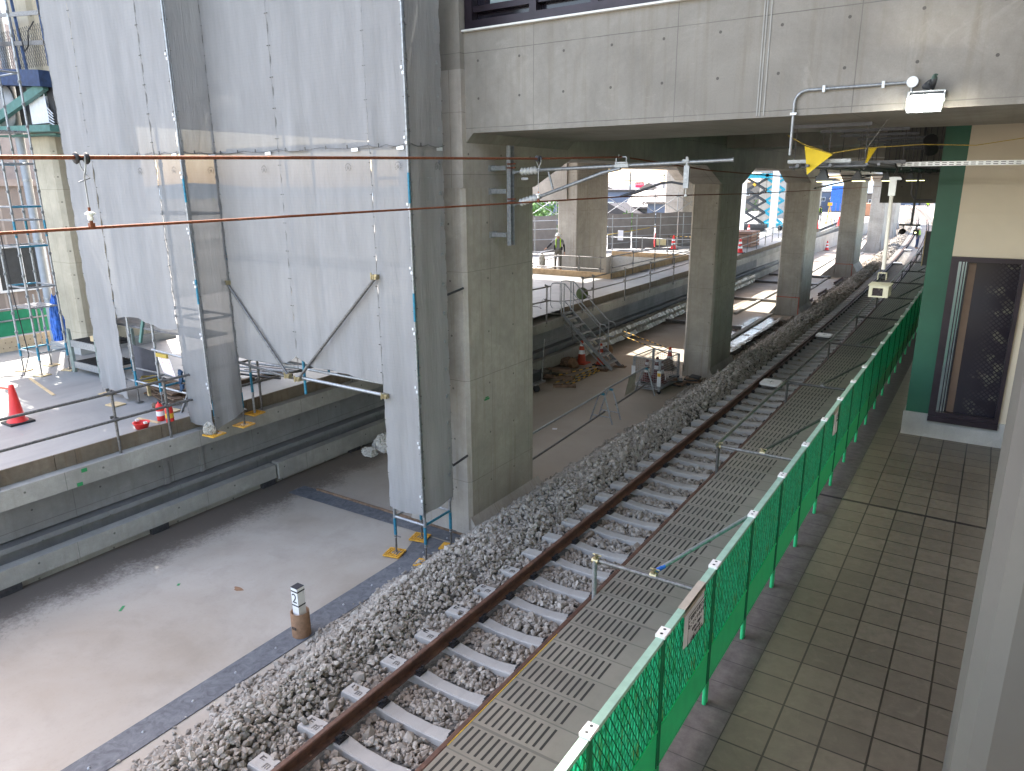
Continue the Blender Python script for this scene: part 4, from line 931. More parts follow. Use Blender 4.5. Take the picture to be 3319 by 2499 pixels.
# corner pipes seen in the gaps between sheets
for x, y, z0_, lab in ((tx1+.035, YF-.02, .12, 'bright corner pipe with clips where the two faces of the slim tower meet'), (-11.34, 7.455, 1.5, 'bright corner pipe with clips at the right corner of the platform scaffold')):
    t = thing('corner_pipe', lab, 'pipe', (x, y, z0_)); b = MB(); b.tube([(x, y, z0_), (x, y, 10.2)], .017, 8); b.build('tube', 'galv', t)
    b = MB(); z = z0_+.3
    while z < 10: b.obox((x, y-.02, z), (.032, .02, .04)); b.obox((x-.025, y-.02, z+.07), (.028, .02, .035)); z += .9
    b.build('clip', 'silver', t)
    for z_ in (3.3, 5.0): b = MB(); b.tube([(x, y, z_), (x, y, z_+.42)], .019, 8); b.build('blue_sleeve', 'bluepipe', t)
b = MB(); b.tube([(-7.03, 8.9, .75), (-6.99, 9.25, .82)], .02, 8)
tag(b.build('wall_tie', 'darkpipe'), 'short dark tie tube between the slim tower and the first pillar, low down', 'pipe')
b = MB(); b.tube([(-7.03, 8.9, 3.6), (-6.99, 9.25, 3.66)], .02, 8); tag(b.build('wall_tie', 'darkpipe'), 'short dark tie tube between the slim tower and the first pillar, higher up', 'pipe')
b = MB(); b.box(-6.974, -6.971, 9.75, 9.9, 1.66, 1.69); b.box(-6.974, -6.971, 9.78, 9.87, 1.7, 1.72); tag(b.build('chalk_mark', 'greentape'), 'small green number mark on the side of the first pillar', 'mark')
# crumpled bags near the kerb
def crumple(name, lab, cat, c, size, mat_, seed=1, sub=4):
    bm = bmesh.new(); bmesh.ops.create_icosphere(bm, subdivisions=sub, radius=1)
    rs = np.random.default_rng(seed); A = rs.normal(0, 1, (9, 3))*2.6; ph = rs.uniform(0, 6, 9); A2 = rs.normal(0, 1, (7, 3))*8
    for v in bm.verts:
        p = v.co.copy(); k = sum(math.sin(p.x*a[0]+p.y*a[1]+p.z*a[2]+f) for a, f in zip(A, ph))/9
        k2 = sum(abs(math.sin(p.x*a[0]+p.y*a[1]+p.z*a[2])) for a in A2)/7-.64; v.co = p*(1+.42*k+.55*k2); v.co.x *= size[0]; v.co.y *= size[1]; v.co.z = max(v.co.z*size[2], -size[2]*.6)+size[2]*.6
        v.co += Vector(c)
    me = bpy.data.meshes.new(name); bm.to_mesh(me); bm.free(); me.materials.append(mt[mat_]); o = bpy.data.objects.new(name, me); COL.objects.link(o); return tag(o, lab, cat)
crumple('sack', 'crumpled white sack lying on the slab by the kerb left of the slim tower', 'sack', (-11.38, 11.35, -.74), (.20, .17, .12), 'bag', 3)
crumple('sack', 'larger crumpled white sack leaning on the kerb behind the small one', 'sack', (-11.32, 11.75, -.74), (.26, .22, .24), 'bag', 5)
crumple('wrapped_base', 'grey plastic wrapping bunched round the foot of the corner scaffold leg', 'plastic', (-11.5, 7.47, .90), (.12, .10, .14), 'sheetplastic', 8)

# ================================================================== OVERHEAD WIRES
CX = -4.72
def wire(name, lab, pts, r, mat_='wire'):
    b = MB(); b.tube(pts, r, 8); return tag(b.build(name, mat_), lab, 'wire', 'overhead wires above the track')
wire('contact_wire', 'lower reddish overhead wire running across the picture', [(CX, -3, 5.0), (CX, 2, 5.013), (CX, 7.7, 5.045), (CX, 10.2, 5.06), (CX, 17, 5.0), (CX+.1, 30, 5.0), (CX+wx(45), 45, 5.0), (CX-.2+wx(60), 60, 5.0), (CX+wx(110), 110, 5.0)], .0095)
wire('messenger_wire', 'upper thicker reddish overhead wire', [(CX, -3, 5.40), (CX, 2, 5.425), (CX, 5, 5.49), (CX, 7.8, 5.545), (CX, 10.2, 5.62), (CX, 14, 5.47), (CX, 18.2, 5.40), (CX, 22, 5.35), (CX+.1, 30, 5.33), (CX+wx(45), 45, 5.36), (CX+wx(70), 70, 5.4)], .0125)
for y, zt_, zb_, lab in ((2.44, 5.43, 5.02, 'dropper with black spool and white insulator, nearest at the left edge'), (7.8, 5.545, 5.045, 'dropper with black spool and white insulator beside the first pillar'), (18.2, 5.40, 5.0, 'dropper with black spool farther along the wires')):
    t = thing('dropper', lab, 'dropper', (CX, y, zb_), 'droppers between the overhead wires')
    s_ = 1.
    b = MB(); b.lathe([(0, -.04), (.03, -.04), (.036, -.032), (.03, -.022), (.014, -.014), (.012, 0), (.014, .014), (.03, .022), (.036, .032), (.03, .04), (0, .04)], (CX, y, zt_), 16, ax=(0, 1, 0)); b.build('spool', 'black', t)
    b = MB(); b.tube([(CX+.03, y+.008, zt_+.012), (CX+.036, y, zt_-.05), (CX+.012, y, zt_-.09), (CX, y, zt_-.12), (CX, y, zb_+.1)], .0045, 6)
    b.tube([(CX-.025, y-.008, zt_), (CX-.02, y, zt_-.05), (CX+.002, y+.01, zt_-.095), (CX+.01, y+.03, zt_-.115), (CX-.01, y-.03, zt_-.14)], .0042, 6); b.build('hanger_rod', 'galv', t)
    b = MB(); b.lathe([(0, .012), (.012, .012), (.030, .0), (.030, -.008), (.014, -.012), (.018, -.03), (.016, -.045), (0, -.045)], (CX, y, zb_+.085), 16); b.build('insulator', 'white', t)
    b = MB(); b.tube([(CX, y, zb_+.045), (CX, y, zb_+.012)], .01, 6); b.obox((CX, y, zb_+.008), (.028, .03, .035)); b.tube([(CX, y, zb_+.12), (CX, y, zb_+.09)], .008, 6); b.build('wire_clip', 'wire', t)
# cantilever
t = thing('wire_bracket', 'galvanised cantilever bracket arm on the first pillar holding the overhead wires', 'bracket', (-6.98, 10.1, 4.3))
b = MB(); b.beam((-6.70, 10.15, 4.28), (-6.70, 10.15, 5.84), .008, .10, up=(0, 1, 0)); b.obox((-6.665, 10.10, 5.06), (.075, .008, 1.56)); b.obox((-6.665, 10.20, 5.06), (.075, .008, 1.56))
b.build('mast_channel', 'galv', t)
for z in (4.45, 5.14, 5.5):
    b = MB(); b.box(-6.985, -6.70, 10.06, 10.07, z-.035, z+.035); b.box(-6.985, -6.70, 10.07, 10.14, z+.029, z+.036); b.box(-6.985, -6.70, 10.07, 10.14, z-.036, z-.029); b.box(-6.985, -6.976, 9.98, 10.2, z-.05, z+.05); b.build('wall_bracket', 'galv', t)
def insul(c, ax, L, parent):
    ax = Vector(ax).normalized(); b = MB(); pr = [(0, 0), (.025, 0), (.028, .02)]
    n = 5
    for i in range(n):
        z = .03+i*(L-.08)/n; w_ = (L-.08)/n
        pr += [(.036, z), (.062, z+w_*.25), (.064, z+w_*.4), (.04, z+w_*.75)]
    pr += [(.03, L-.03), (0, L-.03)]
    b.lathe(pr, c, 18, ax=ax); b.build('insulator', 'insul', parent)
    b = MB(); e = Vector(c)+ax*(L-.035); b.tube([e, e+ax*.06], .036, 12); s_ = Vector(c)-ax*.10; b.tube([s_, Vector(c)], .022, 8); b.obox(tuple(s_), (.06, .05, .05)); b.build('end_fitting', 'galv', parent)
insul((-6.50, 10.17, 5.44), (1, 0, .06), .38, t); insul((-6.52, 10.17, 4.955), (1, 0, .26), .40, t)
b = MB(); b.tube([(-6.10, 10.17, 5.462), (-3.10, 10.17, 5.545)], .026, 12); b.tube([(-3.12, 10.17, 5.5445), (-3.09, 10.17, 5.5455)], .031, 12); b.build('top_tube', 'galv', t)
b = MB(); b.tube([(-6.12, 10.17, 5.06), (-5.02, 10.17, 5.41), (-4.75, 10.17, 5.46)], .026, 12); b.build('diagonal_tube', 'galv', t)
b = MB(); b.tube([(-5.97, 10.17, 5.43), (-5.89, 10.17, 5.17)], .017, 8); b.build('strut', 'galv', t)
b = MB(); b.obox((-4.72, 10.17, 5.54), (.20, .10, .022)); b.obox((-4.72, 10.17, 5.62), (.16, .10, .012)); b.obox((-4.80, 10.17, 5.58), (.012, .10, .08)); b.obox((-4.64, 10.17, 5.58), (.012, .10, .08)); b.obox((-4.72, 10.17, 5.50), (.22, .075, .05)); b.tube([(-4.78, 10.17, 5.62), (-4.78, 10.17, 5.66)], .006, 6); b.build('wire_saddle', 'galv', t)
b = MB(); b.obox((-3.74, 10.17, 5.33), (.075, .04, .30)); b.tube([(-3.74, 10.17, 5.48), (-3.74, 10.17, 5.60)], .028, 8); b.obox((-3.75, 10.17, 5.55), (.09, .09, .03)); b.build('drop_plate', 'galv', t)
b = MB(); b.tube([(-3.76, 10.17, 5.23), (-3.95, 10.17, 5.262), (-4.10, 10.17, 5.25), (-4.28, 10.17, 5.19), (-4.50, 10.17, 5.12), (-4.66, 10.17, 5.085), (-4.74, 10.17, 5.065)], [.016, .016, .016, .016, .022, .018, .012], 8); b.build('steady_arm', 'darkpipe', t)
b = MB(); b.tube([(-3.74, 10.17, 5.17), (-3.74, 10.17, 5.08)], .005, 6); b.lathe([(0, .01), (.02, 0), (.02, -.02), (0, -.03)], (-3.74, 10.17, 5.09), 12); b.build('small_dropper', 'white', t)
b = MB(); b.lathe([(.012, 0), (.026, .01), (.014, .03), (.026, .04), (.014, .06), (.026, .07), (.014, .09), (.026, .1), (.012, .12)], (-6.42, 10.1, 5.33), 12, ax=(1, 0, 0)); b.build('small_insulator', 'insul', t)
b = MB()
for z in (5.56, 5.50, 5.02, 4.97): b = MB(); b.tube([(-6.68, 10.08, z), (-6.52, 10.08, z)], .012, 6); b.build('bolt', 'wire', t)
# second, distant cantilever
t = thing('wire_bracket', 'distant dark cantilever arm with ribbed insulator on the third pillar', 'bracket', (-6.8, 31, 5.2))
b = MB(); b.tube([(-7.1, 35.5, 5.45), (-3.8, 35.5, 5.5)], .03, 8); b.build('top_tube', 'darkpipe', t); b = MB(); b.tube([(-7.1, 35.5, 4.95), (-4.9, 35.5, 5.45)], .03, 8); b.build('diagonal_tube', 'darkpipe', t)
insul((-7.05, 35.5, 4.96), (1, 0, .22), .5, t); insul((-7.05, 35.5, 5.45), (1, 0, 0.), .5, t)

# ================================================================== FITTINGS ON THE BEAM AND CEILING
t = thing('conduit', 'grey bent conduit pipe clipped to the concrete wall, ending in a round box', 'conduit', (-2.2, 9.35, 6))
b = MB(); pts = [(-2.19, 9.375, 5.56), (-2.19, 9.375, 6.10)]
for k in range(7): a = R(90-k*15); pts.append((-2.05-.14*math.sin(a), 9.375, 6.13+.14*math.cos(a)))
pts.append((-1.02, 9.375, 6.275)); b.tube(pts, .0165, 10); b.build('tube', 'galv', t)
b = MB(); b.tube([(-.985, 9.39, 6.275), (-.985, 9.33, 6.275)], .056, 20); b.build('round_box', 'silver', t)
b = MB(); b.tube([(-.985, 9.36, 6.22), (-.985, 9.36, 6.14)], .014, 8); b.build('stub', 'galv', t)
for x, z, v in ((-1.88, 6.272, 0), (-1.27, 6.272, 0), (-2.19, 6.02, 1)):
    b = MB(); b.box(x-(.035 if v else .014), x+(.035 if v else .014), 9.355, 9.398, z-(.014 if v else .035), z+(.014 if v else .035)); b.build('clip', 'silver', t)
t = thing('floodlight', 'lit rectangular floodlight glaring white on the concrete wall', 'floodlight', (-.82, 9.2, 6.0))
b = MB(); cz = 6.055; e = Euler((R(-28), 0, 0)); M_ = Matrix.Translation((-.825, 9.16, cz)) @ e.to_matrix().to_4x4()
def tb(b, c, s_): 
    k = len(b.v); b.obox(c, s_); b.v[k:] = [tuple(M_ @ Vector(p)) for p in b.v[k:]]
tb(b, (0, .02, 0), (.32, .05, .20))
for i in range(9): tb(b, (-.14+i*.035, .055, 0), (.008, .03, .18))
b.build('housing', 'dgrey', t)
b = MB(); tb(b, (0, -.0085, -.004), (.275, .006, .152)); b.build('lamp_face', 'lampwhite', t)
b = MB(); b.box(-1.0, -.65, 9.2, 9.398, 6.152, 6.166); b.box(-1.0, -.985, 9.16, 9.2, 6.05, 6.16); b.box(-.665, -.65, 9.16, 9.2, 6.05, 6.16); b.build('bracket', 'galv', t)
# the lamp's own light
la = bpy.data.lights.new('floodlight_lamp', 'AREA'); la.energy = 16; la.size = .33; la.shape = 'RECTANGLE'; la.size_y = .19; la.color = (1, .97, .86); la.spread = R(150)
lo = bpy.data.objects.new('floodlight_lamp', la); COL.objects.link(lo); lo.parent = t; lo.matrix_world = Matrix.Translation((-.825, 9.13, 6.03)) @ Euler((R(62), 0, 0)).to_matrix().to_4x4(); lo.location = Vector((-.825, 9.13, 6.03))-Vector((-.82, 9.2, 6.0)); lo.rotation_euler = Euler((R(62), 0, 0))
# pigeon
def skin(name, nodes, edges, mats, rule, sub=2, parent=None, root=0):
    me = bpy.data.meshes.new(name); me.from_pydata([n_[:3] for n_ in nodes], edges, []); o = bpy.data.objects.new(name, me); COL.objects.link(o)
    mo = o.modifiers.new('s', 'SKIN'); mo.use_smooth_shade = True
    for i, n_ in enumerate(nodes):
        r_ = n_[3]; me.skin_vertices[0].data[i].radius = r_ if isinstance(r_, tuple) else (r_, r_)
    me.skin_vertices[0].data[root].use_root = True
    ss = o.modifiers.new('u', 'SUBSURF'); ss.levels = sub; ss.render_levels = sub
    bpy.context.view_layer.update()
    m2 = bpy.data.meshes.new_from_object(o.evaluated_get(bpy.context.evaluated_depsgraph_get())); bpy.data.objects.remove(o)
    m2.materials.clear()
    for q in mats: m2.materials.append(mt[q])
    for p in m2.polygons: p.material_index = rule(p.center); p.use_smooth = True
    if parent is not None: m2.transform(Matrix.Translation(-WL[parent.name]))
    o = bpy.data.objects.new(name, m2); COL.objects.link(o)
    if parent is not None: o.parent = parent
    return o
mt['pigeon'] = M('pigeon_feathers', (.03, .032, .035), .6, 0, .4, 30.); mt['pneck'] = M('pigeon_neck', (.03, .06, .045), .4)
px, py, pz = -.80, 9.27, 6.166
o = skin('pigeon', [(px-.09, py, pz+.035, (.03, .018)), (px-.03, py, pz+.06, .045), (px+.02, py, pz+.085, .048), (px+.03, py, pz+.13, .03), (px+.025, py, pz+.158, .024), (px+.055, py-.01, pz+.152, .006), (px+.005, py-.015, pz+.005, .008), (px+.02, py+.02, pz+.005, .008)], [(0, 1), (1, 2), (2, 3), (3, 4), (4, 5), (1, 6), (2, 7)], ['pigeon', 'pneck'], lambda c: 1 if c.z > pz+.115 else 0, root=1)
tag(o, 'dark pigeon perched on top of the lit floodlight', 'pigeon')
# cable racks on rods
RY = [10.55, 11.8, 13.1, 14.4, 15.6, 16.9, 18.2, 19.5]
for k, y in enumerate(RY):
    x0, x1 = (-2.45, -1.50) if k == 0 else (-2.40+.05*k, -1.2)
    t = thing('cable_rack', '%s cable rack hung on rods under the ceiling over the platform' % ords[k], 'rack', (x0, y, 5.45), 'cable racks hung under the ceiling')
    top = 5.97 if y < 12.6 else 6.88
    mm = 'galv' if k == 0 else 'roofsteel'
    b = MB(); b.box(x0, x1, y-.02, y+.02, min(top, 5.97)-.04, min(top, 5.97)); b.build('top_channel', 'roofsteel', t)
    b = MB(); b.box(x0-.03, x1-.2 if k == 0 else x1, y-.02, y+.02, 5.49, 5.535); b.build('bottom_channel', mm, t)
    for x in (x0+.05, (x0+x1)/2, x1-.04):
        b = MB(); b.tube([(x, y, 5.40), (x, y, top)], .006, 6); b.obox((x, y, 5.41), (.022, .022, .02)); b.build('hanger_rod', 'darkpipe', t)
for i, (x, z, r_) in enumerate(((-2.3, 5.455, .024), (-2.18, 5.455, .02), (-1.9, 5.455, .02), (-1.72, 5.45, .026), (-1.5, 5.46, .02), (-1.36, 5.46, .018))):
    b = MB(); b.tube([(x, 10.3 if i < 3 else 10.45, z), (x-.02, 14, z), (x, 17, z), (x+.1, 21.9, z)], r_, 8); tag(b.build('ceiling_conduit', 'roofsteel'), 'dark conduit lying along the hung cable racks, %s from the track side' % ords[i].replace('nearest', 'first'), 'conduit', 'conduits along the ceiling racks')
for y, k in ((10.5, 0), (10.56, 1)):
    b = MB(); b.tube([(-2.43, y-.06, 5.44-.0*k), (-1.5, y-.06, 5.445)], .018, 8)
    if k == 0: tag(b.build('rack_pipe', 'roofsteel'), 'dark grey pipe clamped under the nearest cable rack', 'pipe')
# platform led lamps
for k, (x, y) in enumerate(((-1.98, 10.6), (-1.99, 13.4), (-1.9, 16.2), (-1.62, 17.6), (-1.75, 21.0))):
    t = thing('led_lamp', '%s grey wedge-shaped lamp with a lit yellow-green edge under the racks' % ords[k], 'lamp', (x, y, 5.3), 'led lamps under the cable racks')
    b = MB(); b.prism([(-.13, -.05), (.16, -.05), (.16, -.03), (.02, -.01), (-.02, .10), (-.06, .10), (-.13, -.02)], 'y', -.06, .06); b.v = [(vx+x, vy+y, vz+5.31) for vx, vy, vz in b.v]; b.build('housing', 'roofsteel' if k else 'dgrey', t)
    b = MB(); b.box(x-.11, x+.08, y-.064, y-.02, 5.250, 5.258); b.build('lit_edge', 'lampline', t)
# platform light (the photo shows the lit lamps): soft pool from them
for i, (x, y, e_) in enumerate(((-1.95, 10.6, 3), (-1.9, 16.2, 2))):
    la = bpy.data.lights.new('led_glow', 'AREA'); la.energy = e_; la.size = .25; la.color = (1, .96, .70); lo = bpy.data.objects.new('led_glow', la); COL.objects.link(lo); lo.location = (x, y, 5.23)
# yellow flags on a rope
b = MB(); b.tube([(-2.47, 10.35, 5.84), (-2.28, 10.38, 5.73), (-1.93, 10.4, 5.60), (-1.6, 10.6, 5.66), (-1.0, 11.5, 5.72), (-.4, 11.8, 5.70), (.6, 12.0, 5.85), (2, 12.0, 6.05)], .006, 6); tag(b.build('flag_rope', 'rope'), 'thin twisted rope strung from the conduit to the right with yellow flags on it', 'rope')
def flag(lab, P, Q, T):
    P, Q, T = Vector(P), Vector(Q), Vector(T); b = MB(); vs = []; n = 6; idx = {}
    for i in range(n+1):
        for j in range(n+1-i):
            a, c = i/n, j/n; p = P*(1-a-c)+Q*a+T*c; p.y += .02*math.sin(6*a+3*c); idx[i, j] = len(vs); vs.append(p)
    fs = []
    for i in range(n):
        for j in range(n-i):
            fs.append((idx[i, j], idx[i+1, j], idx[i, j+1]))
            if i+j < n-1: fs.append((idx[i+1, j], idx[i+1, j+1], idx[i, j+1]))
    b.add(vs, fs); b.sm = [True]*len(b.f); tag(b.build('pennant', 'yellowflag', fixn=False), lab, 'flag', 'yellow pennants on the rope')
flag('large yellow triangular pennant hanging in front of the cable racks', (-2.25, 10.38, 5.70), (-1.90, 10.40, 5.585), (-2.19, 10.38, 5.34))
flag('smaller yellow pennant seen edge-on, right of the large one', (-1.53, 10.7, 5.67), (-1.46, 10.9, 5.67), (-1.57, 10.75, 5.42))
b = MB(); b.tube([(-1.28, 10.2, 5.98), (-1.52, 10.35, 5.62)], .006, 6); tag(b.build('slanting_rod', 'oldpipe'), 'thin rod slanting from the beam edge down to the racks', 'rod')
# perforated channel with hanging camera pole
t = thing('camera_pole', 'white pole hanging from a perforated channel with a beige camera box at its foot', 'camera pole', (-1.33, 12, 3.7))
b = MB(); b.box(-1.34, 2, 12.0, 12.004, 5.455, 5.505); b.box(-1.34, 2, 12.0, 12.04, 5.505, 5.509); b.box(-1.34, 2, 12.0, 12.04, 5.451, 5.455); b.build('channel', 'silver', t)
b = MB(); x = -1.28
while x < 1.9: b.box(x, x+.055, 11.997, 11.9995, 5.488, 5.497); b.box(x, x+.055, 11.997, 11.9995, 5.463, 5.472); x += .085
b.build('slots', 'dgrey', t)
b = MB(); b.tube([(-1.345, 12, 5.12), (-1.33, 12, 4.0)], .026, 12); b.build('pole', 'whitesteel', t)
b = MB(); b.box(-1.39, -1.30, 11.97, 12.03, 5.05, 5.27); b.box(-1.44, -1.24, 11.98, 12.02, 5.27, 5.31); b.build('head_bracket', 'silver', t)
b = MB(); b.box(-1.46, -1.40, 11.96, 12.0, 5.27, 5.33); b.build('junction_block', 'dgrey', t)
b = MB(); b.tube([(-1.35, 11.98, 5.5), (-1.31, 11.97, 5.42), (-1.34, 11.97, 5.33), (-1.27, 11.97, 5.34), (-1.22, 11.97, 5.28), (-1.25, 11.97, 5.24)], .012, 6); b.build('cable', 'black', t)
b = MB(); b.obox((-1.33, 11.95, 3.70), (.26, .36, .16)); b.obox((-1.33, 11.95, 3.79), (.29, .40, .012)); b.obox((-1.33, 12, 3.95), (.12, .10, .008)); b.obox((-1.385, 12, 3.90), (.008, .10, .10)); b.obox((-1.275, 12, 3.90), (.008, .10, .10)); ho = b.build('housing', 'beige', t); WL[ho.name] = WL[t.name]
b = MB(); b.box(-1.41, -1.27, 11.762, 11.768, 3.64, 3.755); b.build('lens_window', 'glass', ho)
b = MB()
for q in ((-1.455, -1.41, 3.62, 3.78), (-1.27, -1.2, 3.62, 3.78), (-1.41, -1.27, 3.755, 3.78), (-1.41, -1.27, 3.62, 3.64)): b.box(q[0], q[1], 11.745, 11.765, q[2], q[3])
b.build('lens_frame', 'beige', ho)
b = MB(); b.tube([(-1.36, 12, 3.92), (-1.33, 11.93, 3.86), (-1.29, 12.02, 3.85), (-1.35, 12.03, 3.84)], .012, 6); b.build('cable', 'black', t)
# hanging monitor post, sign and loudspeaker farther along the platform
t = thing('hanging_frame_post', 'dark post hung from the ceiling, its crossbar carrying a black loudspeaker', 'hanging post', (-1.75, 20, 4.2))
b = MB(); b.beam((-1.74, 20, 4.23), (-1.70, 20, 6.88), .05, .05, up=(0, 1, 0)); b.build('post', 'darkpipe', t)
b = MB(); b.box(-2.0, -1.55, 19.97, 20.03, 4.215, 4.255); b.build('crossbar', 'darkpipe', t)
b = MB(); b.lathe([(0, -.07), (.05, -.06), (.075, 0), (.05, .06), (.03, .08)], (-1.91, 20, 4.08), 14, ax=(.8, -.6, .1)); b.tube([(-1.9, 20, 4.14), (-1.9, 20, 4.22)], .012, 6); b.build('loudspeaker', 'black', t)
b = MB(); b.obox((-1.62, 20, 4.07), (.11, .16, .12)); b.obox((-1.62, 20, 4.17), (.02, .02, .09)); b.build('small_box', 'dgrey', t)
b = MB(); b.box(-1.64, -1.61, 19.915, 19.919, 4.05, 4.08); b.build('indicator', 'lampline', t)
t = thing('hanging_sign', 'narrow dark signboard with a wooden edge hanging beside the green wall corner', 'sign', (-1.3, 20, 3.5))
b = MB(); b.box(-1.40, -1.1, 20, 20.06, 3.30, 4.10); b.build('board', 'dgrey', t); b = MB(); b.box(-1.42, -1.40, 19.98, 20.08, 3.29, 4.11); b.build('edge', 'woodpad', t)
b = MB(); b.tube([(-1.15, 20.03, 4.1), (-1.15, 20.03, 6.88)], .012, 6); b.build('hanger_rod', 'darkpipe', t)
b = MB(); b.tube([(-1.22, 13.35, 5.25), (-1.22, 13.35, 5.05), (-1.16, 13.35, 4.97), (-.92, 13.4, 4.96)], .012, 8); tag(b.build('hook_conduit', 'darkpipe'), 'hook-shaped dark conduit in front of the dark drop wall by the green wall', 'conduit')
b = MB(); b.tube([(-1.05, 13.3, 5.85), (-1.05, 13.62, 5.72)], .10, 14); tag(b.build('ceiling_speaker', 'black'), 'dark round horn under the ceiling beside the green wall', 'speaker')

# ================================================================== RAILINGS ON THE LEFT PLATFORM
def railing(name, lab, pts, zt, zm, zb_, bases=True, r=.0243, mt_='oldpipe', posts=None, grp=None, ext=.12):
    p0 = Vector((*pts[0], zb_)); t = thing(name, lab, 'railing', p0, grp)
    for i, p in enumerate(posts or pts):
        b = MB(); b.tube([(*p, zb_), (*p, zt+.05)], r, 8); b.build('post', mt_, t)
        b = MB(); b.obox((p[0], p[1], zt), (.07, .08, .07)); b.obox((p[0]-.03, p[1]-.04, zt+.05), (.02, .05, .05)); b.build('clamp', mt_, t)
        b = MB(); b.obox((p[0], p[1], zm), (.07, .08, .07)); b.obox((p[0]-.03, p[1]-.04, zm+.04), (.02, .05, .05)); b.build('clamp', mt_, t)
    for z in (zt, zm):
        b = MB(); P = [Vector((*q, z)) for q in pts]; d0 = (P[1]-P[0]).normalized(); d1 = (P[-1]-P[-2]).normalized(); P[0] = P[0]-d0*ext; P[-1] = P[-1]+d1*ext
        b.tube([p+Vector((.045, 0, 0)) for p in P], r, 8); b.build('rail', mt_, t)
    return t
railing('railing', 'dark pipe railing on the ledge in front of the cone and bucket', [(-11.97, 2.4), (-11.97, 4.2), (-11.97, 6.07), (-11.97, 7.0), (-11.97, 8.99), (-11.97, 11.5), (-11.97, 13.6)], 1.96, 1.49, .888, ext=.3)
railing('railing', 'dark pipe railing ending at the top of the steel stairs', [(-11.95, 15.4), (-11.95, 17.6), (-11.75, 19.95)], 2.09, 1.64, .888)
railing('railing', 'long dark pipe railing on the left platform running away from the stairs', [(-11.7, 22.3), (-11.62, 22.95), (-11.6, 25.57), (-11.62, 28.06), (-11.7, 30.87), (-11.85, 33.5), (-11.95, 36.2), (-12.1, 39.), (-12.3, 42), (-12.5, 45), (-12.75, 48), (-13, 51), (-13.3, 54), (-13.6, 57), (-14, 60), (-14.4, 63), (-14.9, 66), (-15.4, 69)], 2.10, 1.65, .888)
b = MB(); b.obox((-11.98, 6.72, 1.86), (.03, .05, .16)); b.obox((-11.98, 6.72, 1.76), (.05, .04, .04)); tag(b.build('hanging_clamp', 'clamp'), 'spare pipe clamp hanging from the near railing left of the extinguishers', 'clamp')
# the pit railing (silver) around the worker
railing('railing', 'pale pipe railing round the stair pit in front of the worker', [(-18.44, 29.6), (-15.81, 29.75), (-14.75, 29.8)], 2.02, 1.5, 1.1, mt_='oldpipe')
railing('railing', 'pale pipe railing along the platform side of the stair pit', [(-14.2, 29.8), (-14.15, 32), (-14.1, 34.5), (-14.1, 37), (-14.15, 39.7)], 2.1, 1.6, 1.1, mt_='oldpipe')
railing('railing', 'pale pipe railing at the far end of the stair pit by the cones', [(-19.0, 39.9), (-17.2, 40.1), (-15.6, 40), (-14.1, 40)], 2.15, 1.45, 1.1, mt_='galv')
railing('railing', 'pale pipe railing behind the pit, carrying a yellow rope', [(-21.2, 37), (-20.6, 39.6), (-20., 42), (-19.4, 44.4), (-18.6, 47)], 2.2, 1.6, 1.1, mt_='galv')
for (x0, x1, y0, y1, lab) in ((-18.9, -14.2, 29.72, 29.78, 'brown toe board at the near edge of the stair pit'), (-14.28, -14.2, 29.8, 39.6, 'brown toe board along the platform side of the stair pit'), (-18.9, -14.2, 39.62, 39.68, 'brown toe board at the far edge of the stair pit')):
    b = MB(); b.box(x0, x1, y0, y1, 1.1, 1.36); tag(b.build('toe_board', M('brown_ply', (.33, .23, .13), .8, 0, .3, 4.)), lab, 'board', 'toe boards round the stair pit')
b = MB(); b.tube([(-21.0, 37.3, 2.2), (-20.4, 39, 2.0), (-19.9, 41.5, 2.2), (-19.2, 44, 2.35), (-18.3, 47, 2.6)], .02, 6); tag(b.build('yellow_rope', 'rope'), 'yellow rope sagging along the railing behind the stair pit', 'rope')
b = MB(); b.box(-19.75, -19.4, 42.2, 42.24, 1.8, 2.4); tag(b.build('warning_notice', 'paper'), 'white notice with red lines hung on the railing behind the pit', 'notice')
b = MB(); b.box(-15.2, -13.8, 33, 33.9, 1.101, 1.13); tag(b.build('floor_panel', 'roofsteel'), 'flat grey panel lying on the left platform by the pit', 'panel')
# cables on the platform
b = MB(); pts = [(-13.4+.6*math.sin(k*.55)+.1*k*.2, 21.0+.35*k*.6+.5*math.cos(k*.8), 1.108) for k in range(18)]; b.tube(pts, .012, 5); tag(b.build('loose_cable', 'darkpipe'), 'thin dark cable looping on the left platform behind the stairs', 'cable')
b = MB(); b.lathe([(0, -.03), (.22, -.03), (.22, -.02), (.08, -.02), (.08, .02), (.22, .02), (.22, .03), (0, .03)], (-12.4, 23.6, 1.36), 20, ax=(.5, -1, 0)); tag(b.build('cable_reel', M('olive_reel', (.10, .14, .06), .6)), 'round olive cable reel standing on the platform behind the stairs', 'reel')

